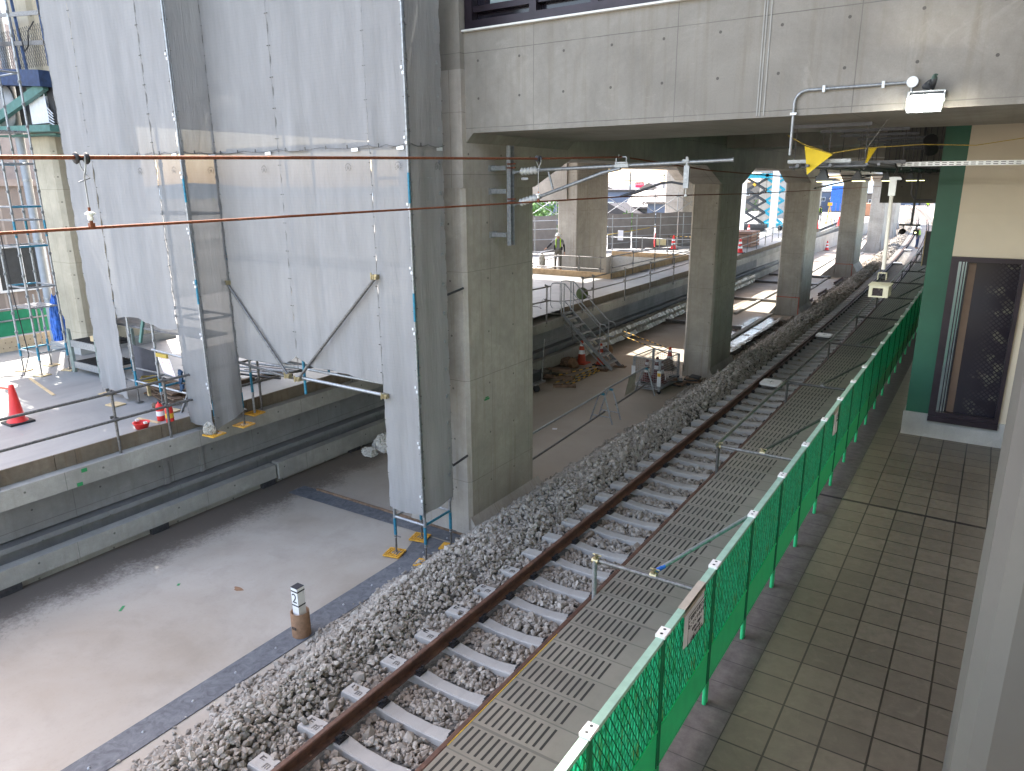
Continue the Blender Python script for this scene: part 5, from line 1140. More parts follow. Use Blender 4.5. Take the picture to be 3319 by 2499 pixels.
# ================================================================== CONES AND SMALL THINGS
def cone(lab, x, y, z, h=.70, kind='red', base=True, grp='traffic cones'):
    t = thing('traffic_cone', lab, 'cone', (x, y, z), grp); s_ = h/.7
    mm = 'red' if kind != 'faded' else 'redorange'
    b = MB(); b.lathe([(.17*s_, .035*s_), (.155*s_, .06*s_), (.128*s_, .08*s_), (.045*s_, .66*s_), (.043*s_, .69*s_), (.03*s_, .70*s_), (0, .70*s_)], (x, y, z), 24); b.build('body', mm, t)
    b = MB(); q = .20*s_; b.prism([(x-q, y-q), (x+q, y-q), (x+q, y+q), (x-q, y+q)], 'z', z+.002, z+.036*s_); b.build('base', 'black' if base else mm, t)
    if kind in ('striped', 'faded'):
        for z0_, z1_ in ((.22, .33), (.43, .53)) if kind == 'striped' else ((.30, .42), (.54, .62)):
            r_ = lambda zz: (.128-(zz-.08)*(.083/.58)+.002)*s_
            b = MB(); b.lathe([(r_(z0_), z0_*s_), (r_(z1_), z1_*s_)], (x, y, z), 24); b.build('band', 'silver', t)
    return t
cone('plain bright red cone at the far left behind the near railing', -14.56, 5.64, 1.1, .72)
b = MB(); b.tube([(-15.3, 5.5, 1.72), (-14.55, 5.64, 1.74)], .02, 8); tag(b.build('cone_bar', 'redorange'), 'red and white bar resting on the plain red cone at the far left', 'bar')
cone('faded red cone with two silver bands left of the steel stairs', -11.40, 21.75, -.75, .80, 'faded', False)
cone('red cone with silver bands standing under the steel stairs', -10.75, 21.9, -.75, .74, 'faded')
cone('faded cone right of the stairs holding the striped bars', -8.55, 22.6, -.75, .74, 'faded')
for k, (x, y, kind, lab) in enumerate(((-19.43, 45.04, 'red', 'plain red cone, leftmost of the group by the far scaffold wall'), (-18.93, 45.7, 'striped', 'striped cone between two plain red cones by the far scaffold wall'), (-19.0, 46.46, 'red', 'tall plain red cone in the middle of the group by the far wall'), (-19.9, 50.5, 'red', 'red cone farthest back beside the outer pillar'), (-17.2, 45.08, 'striped', 'striped cone at the right end of the group by the far wall'), (-18.6, 48.0, 'red', 'red cone behind the yellow notice board'), (-12.84, 44.69, 'striped', 'striped cone on the left platform beside the timber stack'), (-16.3, 58.7, 'striped', 'small striped cone on the bright platform before the scissor lifts'), (-13.6, 70.5, 'red', 'red cone on the far platform left of the fourth pillar'), (-12.7, 76., 'red', 'red cone on the far platform beyond the fourth pillar'))):
    cone(lab, x, y, 1.1, .9, kind)
cone('cone on the far slab left of the fourth pillar, beside a small dark one', -12.6, 70.8, -.75, .85, 'striped')
cone('red and white cone standing at the fifth pillar beside the ballast', -8.55, 74.5, -.75, 1.0, 'striped')
t = thing('warning_board', 'pale yellow warning board standing between the far red cones', 'board', (-18.2, 45.6, 1.1)); b = MB(); b.box(-18.6, -17.9, 45.55, 45.58, 1.3, 1.75); b.build('board', M('pale_yellow', (.75, .65, .35), .6), t); b = MB(); b.box(-18.5, -18.46, 45.58, 45.62, 1.1, 1.7); b.build('leg', 'darkpipe', t)
b = MB(); b.box(-18.03, -18.0, 45.54, 45.547, 1.36, 1.56)
b = MB(); b.tube([(-19., 46.4, 1.85), (-17, 46.2, 1.85), (-13.5, 45.8, 1.85)], .022, 6, uv=True); tag(b.build('barrier_bar', 'ybar'), 'yellow and black bar between the far cones', 'bar')
# bucket and extinguishers
t = thing('bucket', 'shallow red plastic tub with a pale handle beside the extinguishers', 'bucket', (-12.25, 6.72, 1.1)); x, y = -12.27, 6.66
b = MB(); b.lathe([(0, .01), (.10, .01), (.135, .11), (.145, .115), (.145, .125), (.128, .12), (.095, .02), (0, .02)], (x, y, 1.1), 24); b.build('tub', 'red', t)
b = MB(); b.obox((x-.13, y, 1.235), (.05, .05, .035)); b.obox((x+.13, y, 1.235), (.05, .05, .035)); b.build('handle_lug', 'bag', t)
for x, y, lab in ((-12.42, 7.12, 'red fire extinguisher with a white label, left one of the pair'), (-12.15, 7.13, 'red fire extinguisher with yellow marks, right one of the pair')):
    t = thing('fire_extinguisher', lab, 'extinguisher', (x, y, 1.1), 'fire extinguishers'); b = MB(); b.lathe([(0, 0), (.065, 0), (.07, .01), (.07, .26), (.055, .31), (.025, .335), (.022, .36), (0, .36)], (x, y, 1.1), 20); b.build('cylinder', 'red', t)
    b = MB(); b.obox((x+.02, y, 1.475), (.11, .02, .02), (0, .3, 0)); b.obox((x+.01, y, 1.45), (.03, .03, .05)); b.tube([(x-.03, y, 1.45), (x-.09, y, 1.42), (x-.10, y, 1.32), (x-.085, y, 1.2)], .012, 8); b.build('lever_and_hose', 'black', t)
    b = MB(); b.lathe([(.0712, .10), (.0712, .19)], (x, y, 1.1), 20); b.build('label', 'paper' if 'white' in lab else 'yblack', t)
# stack under the left scaffold : boards, rope, bundles
t = thing('timber_pile', 'pile of dark broken boards and dirty mats on the platform floor under the scaffold opening', 'timber', (-12.9, 8.2, 1.1))
for i in range(9):
    b = MB(); b.obox((-13.75+.08*(i % 4), 7.95+.16*(i % 3), 1.13+.03*i), (1.3-.08*i, .16+.02*(i % 2), .03), (random.uniform(-.03, .03), random.uniform(-.05, .05), random.uniform(-.25, .35))); b.build('plank', 'wood', t)
b = MB(); rs = random.Random(3)
pts = []
for k in range(90):
    a = k*.42; pts.append((-14.0+(.17+.03*math.sin(k*.9))*math.cos(a), 7.9+(.15+.03*math.cos(k*.7))*math.sin(a), 1.42+.0012*k+.02*math.sin(k)))
b.tube(pts, .013, 6); tag(b.build('rope_coil', 'rope'), 'coiled yellow rope lying on the dark timber pile', 'rope')
crumple('glove', 'dirty rag on the floor at the left end of the timber pile', 'rag', (-13.25, 7.55, 1.1), (.12, .08, .06), 'wood', 9)
t = thing('plastic_pouch', 'clear plastic pouch with coloured papers hung on the scaffold opening', 'pouch', (-12.6, 7.45, 1.9)); b = MB(); b.add([(-12.82, 7.44, 2.22), (-12.42, 7.44, 2.19), (-12.30, 7.44, 1.86), (-12.68, 7.44, 1.91)], [(0, 1, 2, 3)])
k_ = NT('pouch_papers'); c_ = k_.coord(); k_.set(k_.b.inputs['Base Color'], k_.mix(k_.ramp(k_.noise(c_, 22., 5., .7, 3.), .52, .6), (.75, .73, .74), (.45, .12, .10))); k_.b.inputs['Roughness'].default_value = .2; b.build('pouch', k_.m, t, fixn=False)
b = MB(); b.tube([(-13.02, 7.48, 2.30), (-12.3, 7.48, 2.27), (-12.08, 7.48, 2.26)], .02, 8); b.build('rail', 'galv', t)
b = MB(); b.obox((-12.62, 7.42, 2.24), (.34, .04, .07)); b.build('yellow_tags', 'rope', t)
t = thing('work_gloves', 'dark blue work gloves hanging at the edge of the scaffold opening', 'gloves', (-12.1, 7.4, 1.8)); b = MB()
for dz in (0, -.12, -.26):
    b.obox((-12.12, 7.43, 1.98+dz), (.09, .04, .09), (0, .4+dz, 0))
    for f in range(4): b.tube([(-12.15+f*.02, 7.42, 1.95+dz), (-12.19+f*.02, 7.41, 1.88+dz)], .009, 5)
b.build('glove', M('navy_glove', (.02, .05, .10), .8), t)
b = MB(); b.add([(-15.3, 8.35, 1.98), (-14.3, 8.32, 1.92), (-14.4, 8.3, 1.2), (-15.25, 8.3, 1.15)], [(0, 1, 2, 3)]); tag(b.build('dark_net', M('dark_mesh', (.10, .10, .115), .8), fixn=False), 'dark grey cloth stretched across the back of the scaffold opening', 'cloth')
b = MB(); b.beam((-12.55, 7.62, 1.11), (-12.02, 7.58, 1.78), .05, .03); tag(b.build('slanting_bar', 'galv'), 'flat steel bar slanting behind the right fire extinguisher', 'bar')
for p, q, lab in (((-15.9, 6.9, 1.105), (-17.8, 7.3, 1.105), 'thin timber batten lying on the sunlit platform floor'), ((-12.9, 6.95, 1.105), (-12.3, 7.0, 1.105), 'short batten lying left of the red tub')):
    b = MB(); b.beam(p, q, .06, .02); tag(b.build('batten', 'woodpad'), lab, 'batten')
# pallet racks
t = thing('pallet_rack', 'stacked grey-green steel pallets with mesh decks behind the left sheet', 'rack', (-17, 8.4, 1.1))
for z in (1.28, 1.78):
    b = MB(); b.box(-17.55, -16.45, 8.2, 9.0, z, z+.05)
    for i in range(9): b.box(-17.5+i*.12, -17.47+i*.12, 8.2, 9.0, z+.05, z+.09)
    b.build('deck', 'darkpipe', t)
    b = MB(); b.box(-17.6, -16.4, 8.16, 8.2, z-.07, z+.08); b.build('front_rail', 'galv', t)
for x in (-17.6, -16.42):
    for y in (8.18, 9.0):
        b = MB(); b.prism([(x-.05, 1.1), (x+.05, 1.1), (x+.09, 1.2), (x+.05, 2.1), (x-.03, 2.12), (x-.05, 1.9)], 'y', y-.03, y+.03); b.build('leg', 'rackgreen', t)
b = MB(); b.box(-16.9, -16.3, 8.3, 8.6, 1.88, 2.0); tag(b.build('timber_block', 'woodpad'), 'short timber block resting on the stacked steel pallets', 'timber')
crumple('tarp_roll', 'blue tarpaulin bundle hanging on the open scaffold tower', 'tarpaulin', (-18.3, 8.3, 1.75), (.14, .14, .62), 'bluetarp', 12)
# open stair tower
t4 = scaffold('scaffold_tower', 'open galvanised scaffold tower at the far left beside the pale pillar', [-18.72, -17.85], [7.58, 8.20], 1.1, 10.5, [1.62, 3.1, 4.0, 4.85, 5.75, 7.6, 9.4], {})
for z in (2.62, 4.55, 6.4):
    b = MB()
    for i in range(6): b.box(-18.7, -17.87, 7.6+i*.1, 7.68+i*.1, z, z+.03)
    b.build('deck', 'galv', t4)
for (x, y, lab) in ((-18.72, 7.58, 'plywood pad under the open tower, outer near leg'), (-17.85, 7.58, 'plywood pad under the open tower, inner near leg'), (-18.72, 8.2, 'plywood pad under the open tower, outer far leg'), (-17.85, 8.2, 'plywood pad under the open tower, inner far leg')): pad(x, y, 1.103, lab, .3, False, 'woodpad')
b = MB(); b.tube([(-18.1, 7.4, 7.5), (-18.15, 7.4, 5), (-18.1, 7.4, 3), (-18.0, 7.45, 1.6), (-18.05, 7.3, 1.14), (-18.5, 7.0, 1.11), (-19.3, 7.0, 1.11)], .011, 6); tag(b.build('hanging_cable', 'black'), 'thin black cable hanging down the open scaffold tower to the floor', 'cable')
# barrier at the far left edge
t = thing('perimeter_barrier', 'pale perforated kerb board and rail at the outer edge of the left platform', 'barrier', (-21.3, 8.5, 1.1)); b = MB(); b.box(-21.35, -21.3, 5, 12, 1.1, 1.46); b.build('kerb_board', M('perforated_board', (.55, .43, .29), .7), t)
b = MB()
for i in range(46):
    for j in range(2): b.obox((-21.297, 5.1+i*.15+.07*j, 1.2+.14*j), (.004, .025, .025))
b.build('holes', 'wood', t)
for z in (1.9, 2.2):
    b = MB(); b.tube([(-21.3, 5, z), (-21.3, 12, z)], .0243, 8); b.build('rail', 'galv', t)
for y in (5.5, 7.4, 9.2, 11): b = MB(); b.tube([(-21.32, y, 1.1), (-21.32, y, 2.5)], .0243, 8); b.build('post', 'galv', t)
k_ = NT('green_netting'); c_ = k_.coord(); x_, y_, z_ = k_.xyz(c_); k_.set(k_.b.inputs['Base Color'], k_.mix(k_.noise(c_, 6., 5.), (.01, .16, .075), (.03, .34, .17))); k_.b.inputs['Roughness'].default_value = .6
b = MB(); b.box(-21.34, -21.335, 6.4, 9.6, 1.5, 2.15); tag(b.build('green_net', k_.m), 'green debris netting tied to the rail at the far left edge', 'net')
# piling machine top left
t = thing('work_gantry', 'dark blue machine platform with wire mesh guard and sea-green braces at the top left', 'machine', (-19.5, 9, 6.5))
b = MB(); b.beam((-21.5, 9.0, 7.88), (-18.15, 9.0, 7.58), .5, .34, up=(0, 0, 1)); b.build('deck_beam', 'navy', t)
b = MB(); b.beam((-21.5, 8.95, 6.64), (-18.1, 8.95, 6.54), .35, .14); b.build('lower_beam', 'greenpaint', t)
b = MB()
for i in range(5): b.beam((-21.4, 9.1+.12*i, 6.50), (-18.5-.1*i, 9.1+.12*i, 6.44), .05, .04)
b.build('grating', 'greenpaint', t)
b = MB(); b.beam((-21.1, 8.9, 6.80), (-18.27, 8.9, 7.45), .12, .20); b.build('brace', 'greenpaint', t)
b = MB(); b.box(-19.45, -18.5, 9.05, 9.1, 6.95, 7.5); b.build('gusset_plate', 'greenpaint', t)
b = MB(); b.box(-19.3, -18.48, 8.98, 9.2, 6.68, 7.25); b.build('control_box', 'silver', t)
b = MB(); b.box(-20.3, -19.5, 9.2, 9.5, 6.65, 7.6); b.build('motor_cover', 'dgrey', t)
b = MB(); b.lathe([(0, 0), (.55, 0), (.55, -.05), (0, -.08)], (-20.6, 9.05, 7.15), 24, ax=(0, 1, 0)); b.build('drum', M('grey_drum', (.30, .30, .30), .5, .2), t)
b = MB(); b.box(-18.45, -18.18, 9.0, 9.3, 6.65, 7.5); b.build('black_panel', 'black', t)
for k in range(5):
    b = MB(); b.tube([(-18.5, 8.96, 7.3-.08*k), (-18.4, 8.93, 7.0-.08*k), (-18.2, 8.94, 6.85-.06*k)], .014, 6); b.build('cable', 'silver', t)
for x0, x1 in ((-19.62, -19.47), (-19.36, -19.16), (-18.2, -18.12), (-20.9, -20.85)):
    b = MB(); b.tube([(x0, 9, 9.6), (x1, 9, 7.85)], .035, 8); b.build('guard_post', 'navy', t)
for z in (9.1, 8.5):
    b = MB(); b.beam((-21.5, 8.95, z+.1), (-18.1, 8.95, z-.18), .03, .09); b.build('guard_rail', 'oldpipe', t)
b = MB(); n = 34
for i in range(n): x = -21.4+i*.1; b.beam((x, 9.03, 7.95-.03*i/n*10*.3), (x+.6, 9.03, 8.75), .006, .006); b.beam((x+.6, 9.03, 7.9), (x, 9.03, 8.75), .006, .006)
b.v = [v for v in b.v]; b.build('wire_mesh', 'darkpipe', t)
b = MB(); b.tube([(-20.6+.62*math.cos(a), 8.8, 8.65+.5*math.sin(a)) for a in [k*.3 for k in range(-6, 8)]], .075, 10); b.build('hose', 'navy', t)
b = MB(); b.tube([(-19.0, 8.9, 8.7), (-18.9, 8.9, 8.2), (-18.7, 8.9, 8.3), (-18.6, 8.9, 8.6), (-18.3, 8.9, 8.75)], .014, 6); b.build('cable', 'black', t)

# ================================================================== STAIRS, CAGE, TRESTLES
t = thing('steel_stairs', 'portable steel stairs with loop handrails leading up to the left platform', 'stairs', (-11, 21.7, -.75))
ya, yb = 21.35, 22.0; top = Vector((-11.95, 0, .95)); bot = Vector((-10.06, 0, -.72))
for y in (ya, yb):
    b = MB(); b.beam((top.x, y, top.z), (bot.x, y, bot.z), .03, .12, up=(0, 0, 1)); b.build('stringer', 'galv', t)
    b = MB(); b.beam((top.x+.0, y, top.z-.28), (bot.x-.28, y, bot.z+.05), .02, .04); b.build('lower_bar', 'galv', t)
for k in range(7):
    f = (k+.6)/7.4; p = top+(bot-top)*f
    b = MB(); b.box(p.x-.13, p.x+.12, ya+.016, yb-.016, p.z-.015, p.z+.015); b.build('tread', 'galv', t)
b = MB(); b.box(-12.45, -11.9, ya, yb, .94, .98); b.build('landing', 'galv', t)
for y, o_ in ((ya, 0), (yb, .03)):
    b = MB(); b.tube([(-12.35, y, 1.15), (-12.42, y, 1.25), (-12.42, y, 1.92), (-12.35, y, 2.0), (-12.18, y, 2.02), (-11.88, y, 2.01), (-10.53, y, .78), (-10.36, y, .76), (-10.28, y, .68), (-10.28, y, .34), (-10.34, y, .26), (-10.52, y, .26)], .021, 8); b.build('handrail', 'galv', t)
    for xx, z0_, z1_ in ((-11.9, .9, 2.0), (-10.53, -.3, .78), (-12.0, .9, 2.02)):
        b = MB(); b.tube([(xx, y, z0_), (xx, y, z1_)], .021, 8); b.build('upright', 'galv', t)
    b = MB(); b.tube([(-11.9, y, 1.45), (-10.53, y, .22)], .016, 8); b.build('mid_rail', 'galv', t)
    b = MB(); b.tube([(-11.6, y, .65), (-11.55, y, .1)], .02, 6); b.build('strut', 'oldpipe', t)
for x, y in ((-10.35, 21.2), (-10.05, 21.95)):
    b = MB(); b.obox((x, y, -.735), (.42, .26, .022), (0, 0, .2)); b.build('foot_pad', 'wood', t)
    b = MB(); b.lathe([(.03, -.015), (.045, 0), (.03, .015)], (x+.1, y, -.69), 12, ax=(0, 1, 0)); b.build('castor', 'darkpipe', t)
t = thing('cage_trolley', 'galvanised wire cage trolley holding red cones beside the second pillar', 'cage', (-8.1, 20, -.75))
O = Vector((-7.68, 19.55, -.62)); U = Vector((-.92, .25, 0)); V = Vector((.10, 1.25, 0)); H = .86
def cg(u, v, h): return O+U*u+V*v+Vector((0, 0, h))
for (a, c_) in (((0, 0), (1, 0)), ((0, 0), (0, 1)), ((1, 0), (1, 1)), ((0, 1), (1, 1))):
    b = MB(); A, B = cg(*a, 0), cg(*c_, 0)
    for k in range(13): h = Vector((0, 0, H*k/12)); b.tube([A+h, B+h], .0045, 4, caps=False)
    for k in range(15): f = k/14; p = A+(B-A)*f; b.tube([p, p+Vector((0, 0, H))], .0045, 4, caps=False)
    b.build('wire_side', 'galv', t)
    b = MB(); b.tube([A+Vector((0, 0, H)), B+Vector((0, 0, H))], .017, 8); b.build('top_bar', 'galv', t)
    b = MB(); b.tube([A, B], .017, 8); b.build('bottom_bar', 'galv', t)
for a in ((0, 0), (1, 0), (0, 1), (1, 1)):
    p = cg(*a, 0); b = MB(); b.beam(p-Vector((0, 0, .05)), p+Vector((0, 0, H)), .06, .05); b.build('corner_post', 'galv', t)
    b = MB(); b.lathe([(0, -.02), (.06, -.02), (.06, .02), (0, .02)], tuple(p-Vector((0, 0, .07))), 14, ax=(0, 1, 0)); b.build('castor', 'black', t)
for a in ((0, 0), (1, 0)):
    p = cg(*a, .28)+Vector((0, -.035, 0)); b = MB(); b.obox(tuple(p+Vector((0, 0, .06))), (.12, .012, .46)); b.build('side_plate', 'silver', t)
p = cg(0, 0, .28)+Vector((0, -.045, .18)); b = MB(); b.obox(tuple(p), (.10, .006, .10)); b.build('yellow_label', 'yblack', t)
b = MB(); b.add([cg(0, 0, .02), cg(1, 0, .02), cg(1, 1, .02), cg(0, 1, .02)], [(0, 1, 2, 3)]); b.build('floor', 'galv', t, fixn=False)
for k, (u, v, lab) in enumerate(((.3, .5, 'cone with a pale band poking out of the wire cage trolley, front one'), (.65, .75, 'cone inside the wire cage trolley, behind the front one'), (.75, .35, 'cone inside the left half of the wire cage trolley'))):
    p = cg(u, v, .05); cn = cone(lab, p.x, p.y, p.z, .66, 'faded')
    for ch in cn.children:
        if ch.name.startswith('body') or ch.name.startswith('base'): ch.data.materials[0] = mt['cagered']
crumple('green_helmet', 'round olive bundle inside the wire cage trolley', 'bundle', tuple(cg(.3, .8, .35)), (.2, .2, .2), 'wood', 4)
def trestle(lab, y, x=-7.92):
    t = thing('barrier_trestle', lab, 'trestle', (x, y, -.75), 'pipe trestles carrying the barrier pipes')
    for dy in (0.0,):
        b = MB(); b.tube([(x-.32, y-.0, -.74), (x-.10, y, -.05), (x-.05, y, .02), (x+.05, y, .02), (x+.10, y, -.05), (x+.32, y, -.74)], .021, 8); b.build('leg_hoop', 'galv', t)
        b = MB(); b.tube([(x-.26, y, -.56), (x+.26, y, -.56)], .016, 6); b.build('cross_bar', 'galv', t)
    b = MB(); b.obox((x+.03, y, .04), (.09, .05, .05)); b.build('saddle', 'bluepipe', t)
trestle('hoop trestle under the joint of the barrier pipes, nearer one', 16.25); trestle('hoop trestle under the joint of the barrier pipes, farther one', 16.75); trestle('hoop trestle in front of the wire cage trolley', 19.3, -8.02)
for p, q, lab in (((-7.70, 11.2, .08), (-7.92, 16.5, .07), 'upper barrier pipe from behind the first pillar to the trestles'), ((-7.95, 16.5, .08), (-8.02, 19.5, .08), 'upper barrier pipe between the trestles and the cage'), ((-7.60, 11.2, -.44), (-7.85, 16.3, -.44), 'lower barrier pipe from behind the first pillar'), ((-7.85, 16.95, -.42), (-7.98, 19.45, -.42), 'lower barrier pipe between the trestles and the cage')):
    b = MB(); b.tube([p, q], .024, 8); tag(b.build('barrier_pipe', 'galv' if 'upper' in lab else 'oldpipe'), lab, 'pipe', 'barrier pipes on the trestles')
b = MB(); b.add([(-8.02, 18.15, .06), (-8.0, 18.6, .06), (-8.05, 18.62, -.48), (-8.12, 18.1, -.52)], [(0, 1, 2, 3)]); tag(b.build('hanging_cloth', M('pale_cloth', (.42, .39, .33), .8, 0, .2, 8.), fixn=False), 'pale flat cloth hanging on the barrier pipe in front of the cage', 'cloth')
# striped bars
for k, (p, q) in enumerate((((-10.40, 21.0, -.70), (-10.55, 18.7, -.70)), ((-10.45, 21.1, -.66), (-10.75, 18.8, -.66)), ((-10.35, 21.1, -.71), (-10.35, 18.75, -.71)), ((-10.55, 21.2, -.62), (-10.95, 19.1, -.55)))):
    b = MB(); b.tube([p, q], .02, 8, uv=True); tag(b.build('striped_bar', 'ybar'), '%s yellow and black bar of the bundle lying on the slab before the stairs' % ords[k], 'bar', 'striped bars lying on the slab')
for z, lab in ((-.08, 'upper yellow and black bar between the stairs and the faded cone'), (-.26, 'lower yellow and black bar between the stairs and the faded cone')):
    b = MB(); b.tube([(-11.2, 24.6, z), (-8.55, 22.6, z)], .02, 8, uv=True); tag(b.build('barrier_bar', 'ybar'), lab, 'bar')
for k, (x, y, z, l, a) in enumerate(((-11.0, 19.6, -.69, .9, .25), (-10.85, 19.2, -.60, .95, .15), (-11.15, 19.75, -.52, .75, .2), (-10.4, 18.75, -.71, .7, .5), (-10.9, 19.45, -.45, .6, .22))):
    b = MB(); b.obox((x, y, z), (l, .12, .085), (0, 0, a)); tag(b.build('timber_block', 'wood'), '%s reddish timber beam of the heap left of the striped bars' % ords[k], 'timber', 'timber beams heaped by the stairs')
crumple('sandbag', 'brown sandbag slumped between the timber heap and the banded cone', 'sandbag', (-11.62, 21.2, -.74), (.30, .25, .18), 'wood', 21)
crumple('sandbag', 'tan paper sack leaning beside the banded cone at the kerb', 'sandbag', (-11.35, 21.05, -.74), (.16, .15, .20), 'carton', 22)
crumple('sandbag', 'grey sandbag lying against the kerb behind the timber heap', 'sandbag', (-11.55, 19.6, -.74), (.35, .5, .14), 'trous', 23)
for k, (x, y, lab) in enumerate(((-7.62, 20.75, 'dark broken asphalt slabs at the foot of the second pillar, left heap'), (-7.2, 21.15, 'dark broken asphalt slabs at the foot of the second pillar, right heap'))):
    t = thing('rubble', lab, 'rubble', (x, y, -.75))
    for q in range(5): b = MB(); b.obox((x+random.uniform(-.1, .1), y+random.uniform(-.12, .12), -.71+.055*q), (.5-.05*q, .4-.04*q, .05), (random.uniform(-.12, .12), random.uniform(-.12, .12), random.uniform(-.5, .5))); b.build('slab_piece', 'wood' if q % 2 else 'dgrey', t)
crumple('hose_bundle', 'tangle of pale and dark hoses hanging under the steel stairs', 'hoses', (-10.75, 22.5, -.45), (.14, .12, .16), 'carton', 33)
t = thing('hand_trolley', 'black-wheeled hand trolley half hidden behind the first pillar', 'trolley', (-11, 17.9, -.75))
b = MB(); b.lathe([(0, -.03), (.09, -.03), (.11, -.02), (.11, .02), (.09, .03), (0, .03)], (-10.85, 17.85, -.64), 18, ax=(0, 1, 0)); b.build('wheel', 'black', t); b = MB(); b.obox((-11.05, 18.0, -.5), (.5, .6, .04)); b.build('bed', 'galv', t)
b = MB(); b.tube([(-10.88, 18.2, -.5), (-10.9, 18.4, .75)], .022, 8); b.build('handle', 'oldpipe', t); b = MB(); b.obox((-11.15, 18.05, -.33), (.4, .45, .28)); b.build('motor', 'dgrey', t)
b = MB(); b.obox((-8.7, 15.2, -.745), (.12, .10, .008), (0, 0, .4)); tag(b.build('paper_scrap', 'paper'), 'small white scrap lying on the slab before the trestles', 'scrap')
# kilometre marker
t = thing('track_marker', 'square white marker post with a black 2, set in a brown card tube', 'marker post', (-7.30, 5.75, -.74)); mx, my = -7.30, 5.75
b = MB(); s_ = .062; b.box(mx-s_, mx+s_, my-s_, my+s_, -.7, .0); b.build('post', 'white', t)
for z0_, z1_ in ((.0, .006), (-.062, -.042), (-.275, -.255)): b = MB(); b.box(mx-s_-.0015, mx+s_+.0015, my-s_-.0015, my+s_+.0015, z0_, z1_); b.build('black_band', 'ink', t)
text('2', .20, 'ink', t, Matrix.Translation((mx-.006, my-s_-.001, -.165)) @ Euler((R(90), 0, 0)).to_matrix().to_4x4(), name='numeral')
b = MB(); b.lathe([(.128, 0), (.128, .36), (.112, .36), (.112, .26), (0, .26)], (mx, my, -.738), 28); b.build('card_tube', 'carton', t)
for k in range(6):
    a = k*1.05+.3; b = MB(); b.obox((mx+.088*math.cos(a), my+.088*math.sin(a), -.47), (.05, .04, .04), (a, a, a)); b.build('packing', 'bag', t)
b = MB(); b.box(mx+.0-.03, mx+.05, my-.131, my-.1265, -.60, -.565); b.build('stamp', 'ink', t)
text('φ250', .026, 'carton', t, Matrix.Translation((mx+.01, my-.1318, -.5825)) @ Euler((R(90), 0, 0)).to_matrix().to_4x4(), name='stamp_text')
# tape marks and leaf
for q, lab in (((-10.05, 4.75, -.746), 'short green tape with writing stuck on the slab'), ((-9.95, 5.6, -.746), 'small green tape square on the slab')):
    b = MB(); b.obox(q, (.14 if 'writing' in lab else .06, .04, .002), (0, 0, -.9)); tag(b.build('tape_mark', 'greentape'), lab, 'tape')
for y in (5.35, ): b = MB(); b.box(-11.868, -11.862, y, y+.09, .80, .86); tag(b.build('tape_mark', 'greentape'), 'green tape at the top of the pale ledge face', 'tape'); b = MB(); b.box(-11.868, -11.862, y-.1, y-.01, .59, .65); tag(b.build('tape_mark', 'greentape'), 'green tape at the bottom of the pale ledge face', 'tape')
b = MB(); q = [(-9.05+.09*math.cos(a)*(1+.4*math.sin(3*a)), 6.02+.05*math.sin(a)) for a in [k*.5 for k in range(12)]]; b.add([(x, y, -.7465) for x, y in q], [tuple(range(12))]); tag(b.build('mud_spot', 'carton', fixn=False), 'brown mud spot shaped like a leaf on the slab', 'stain')

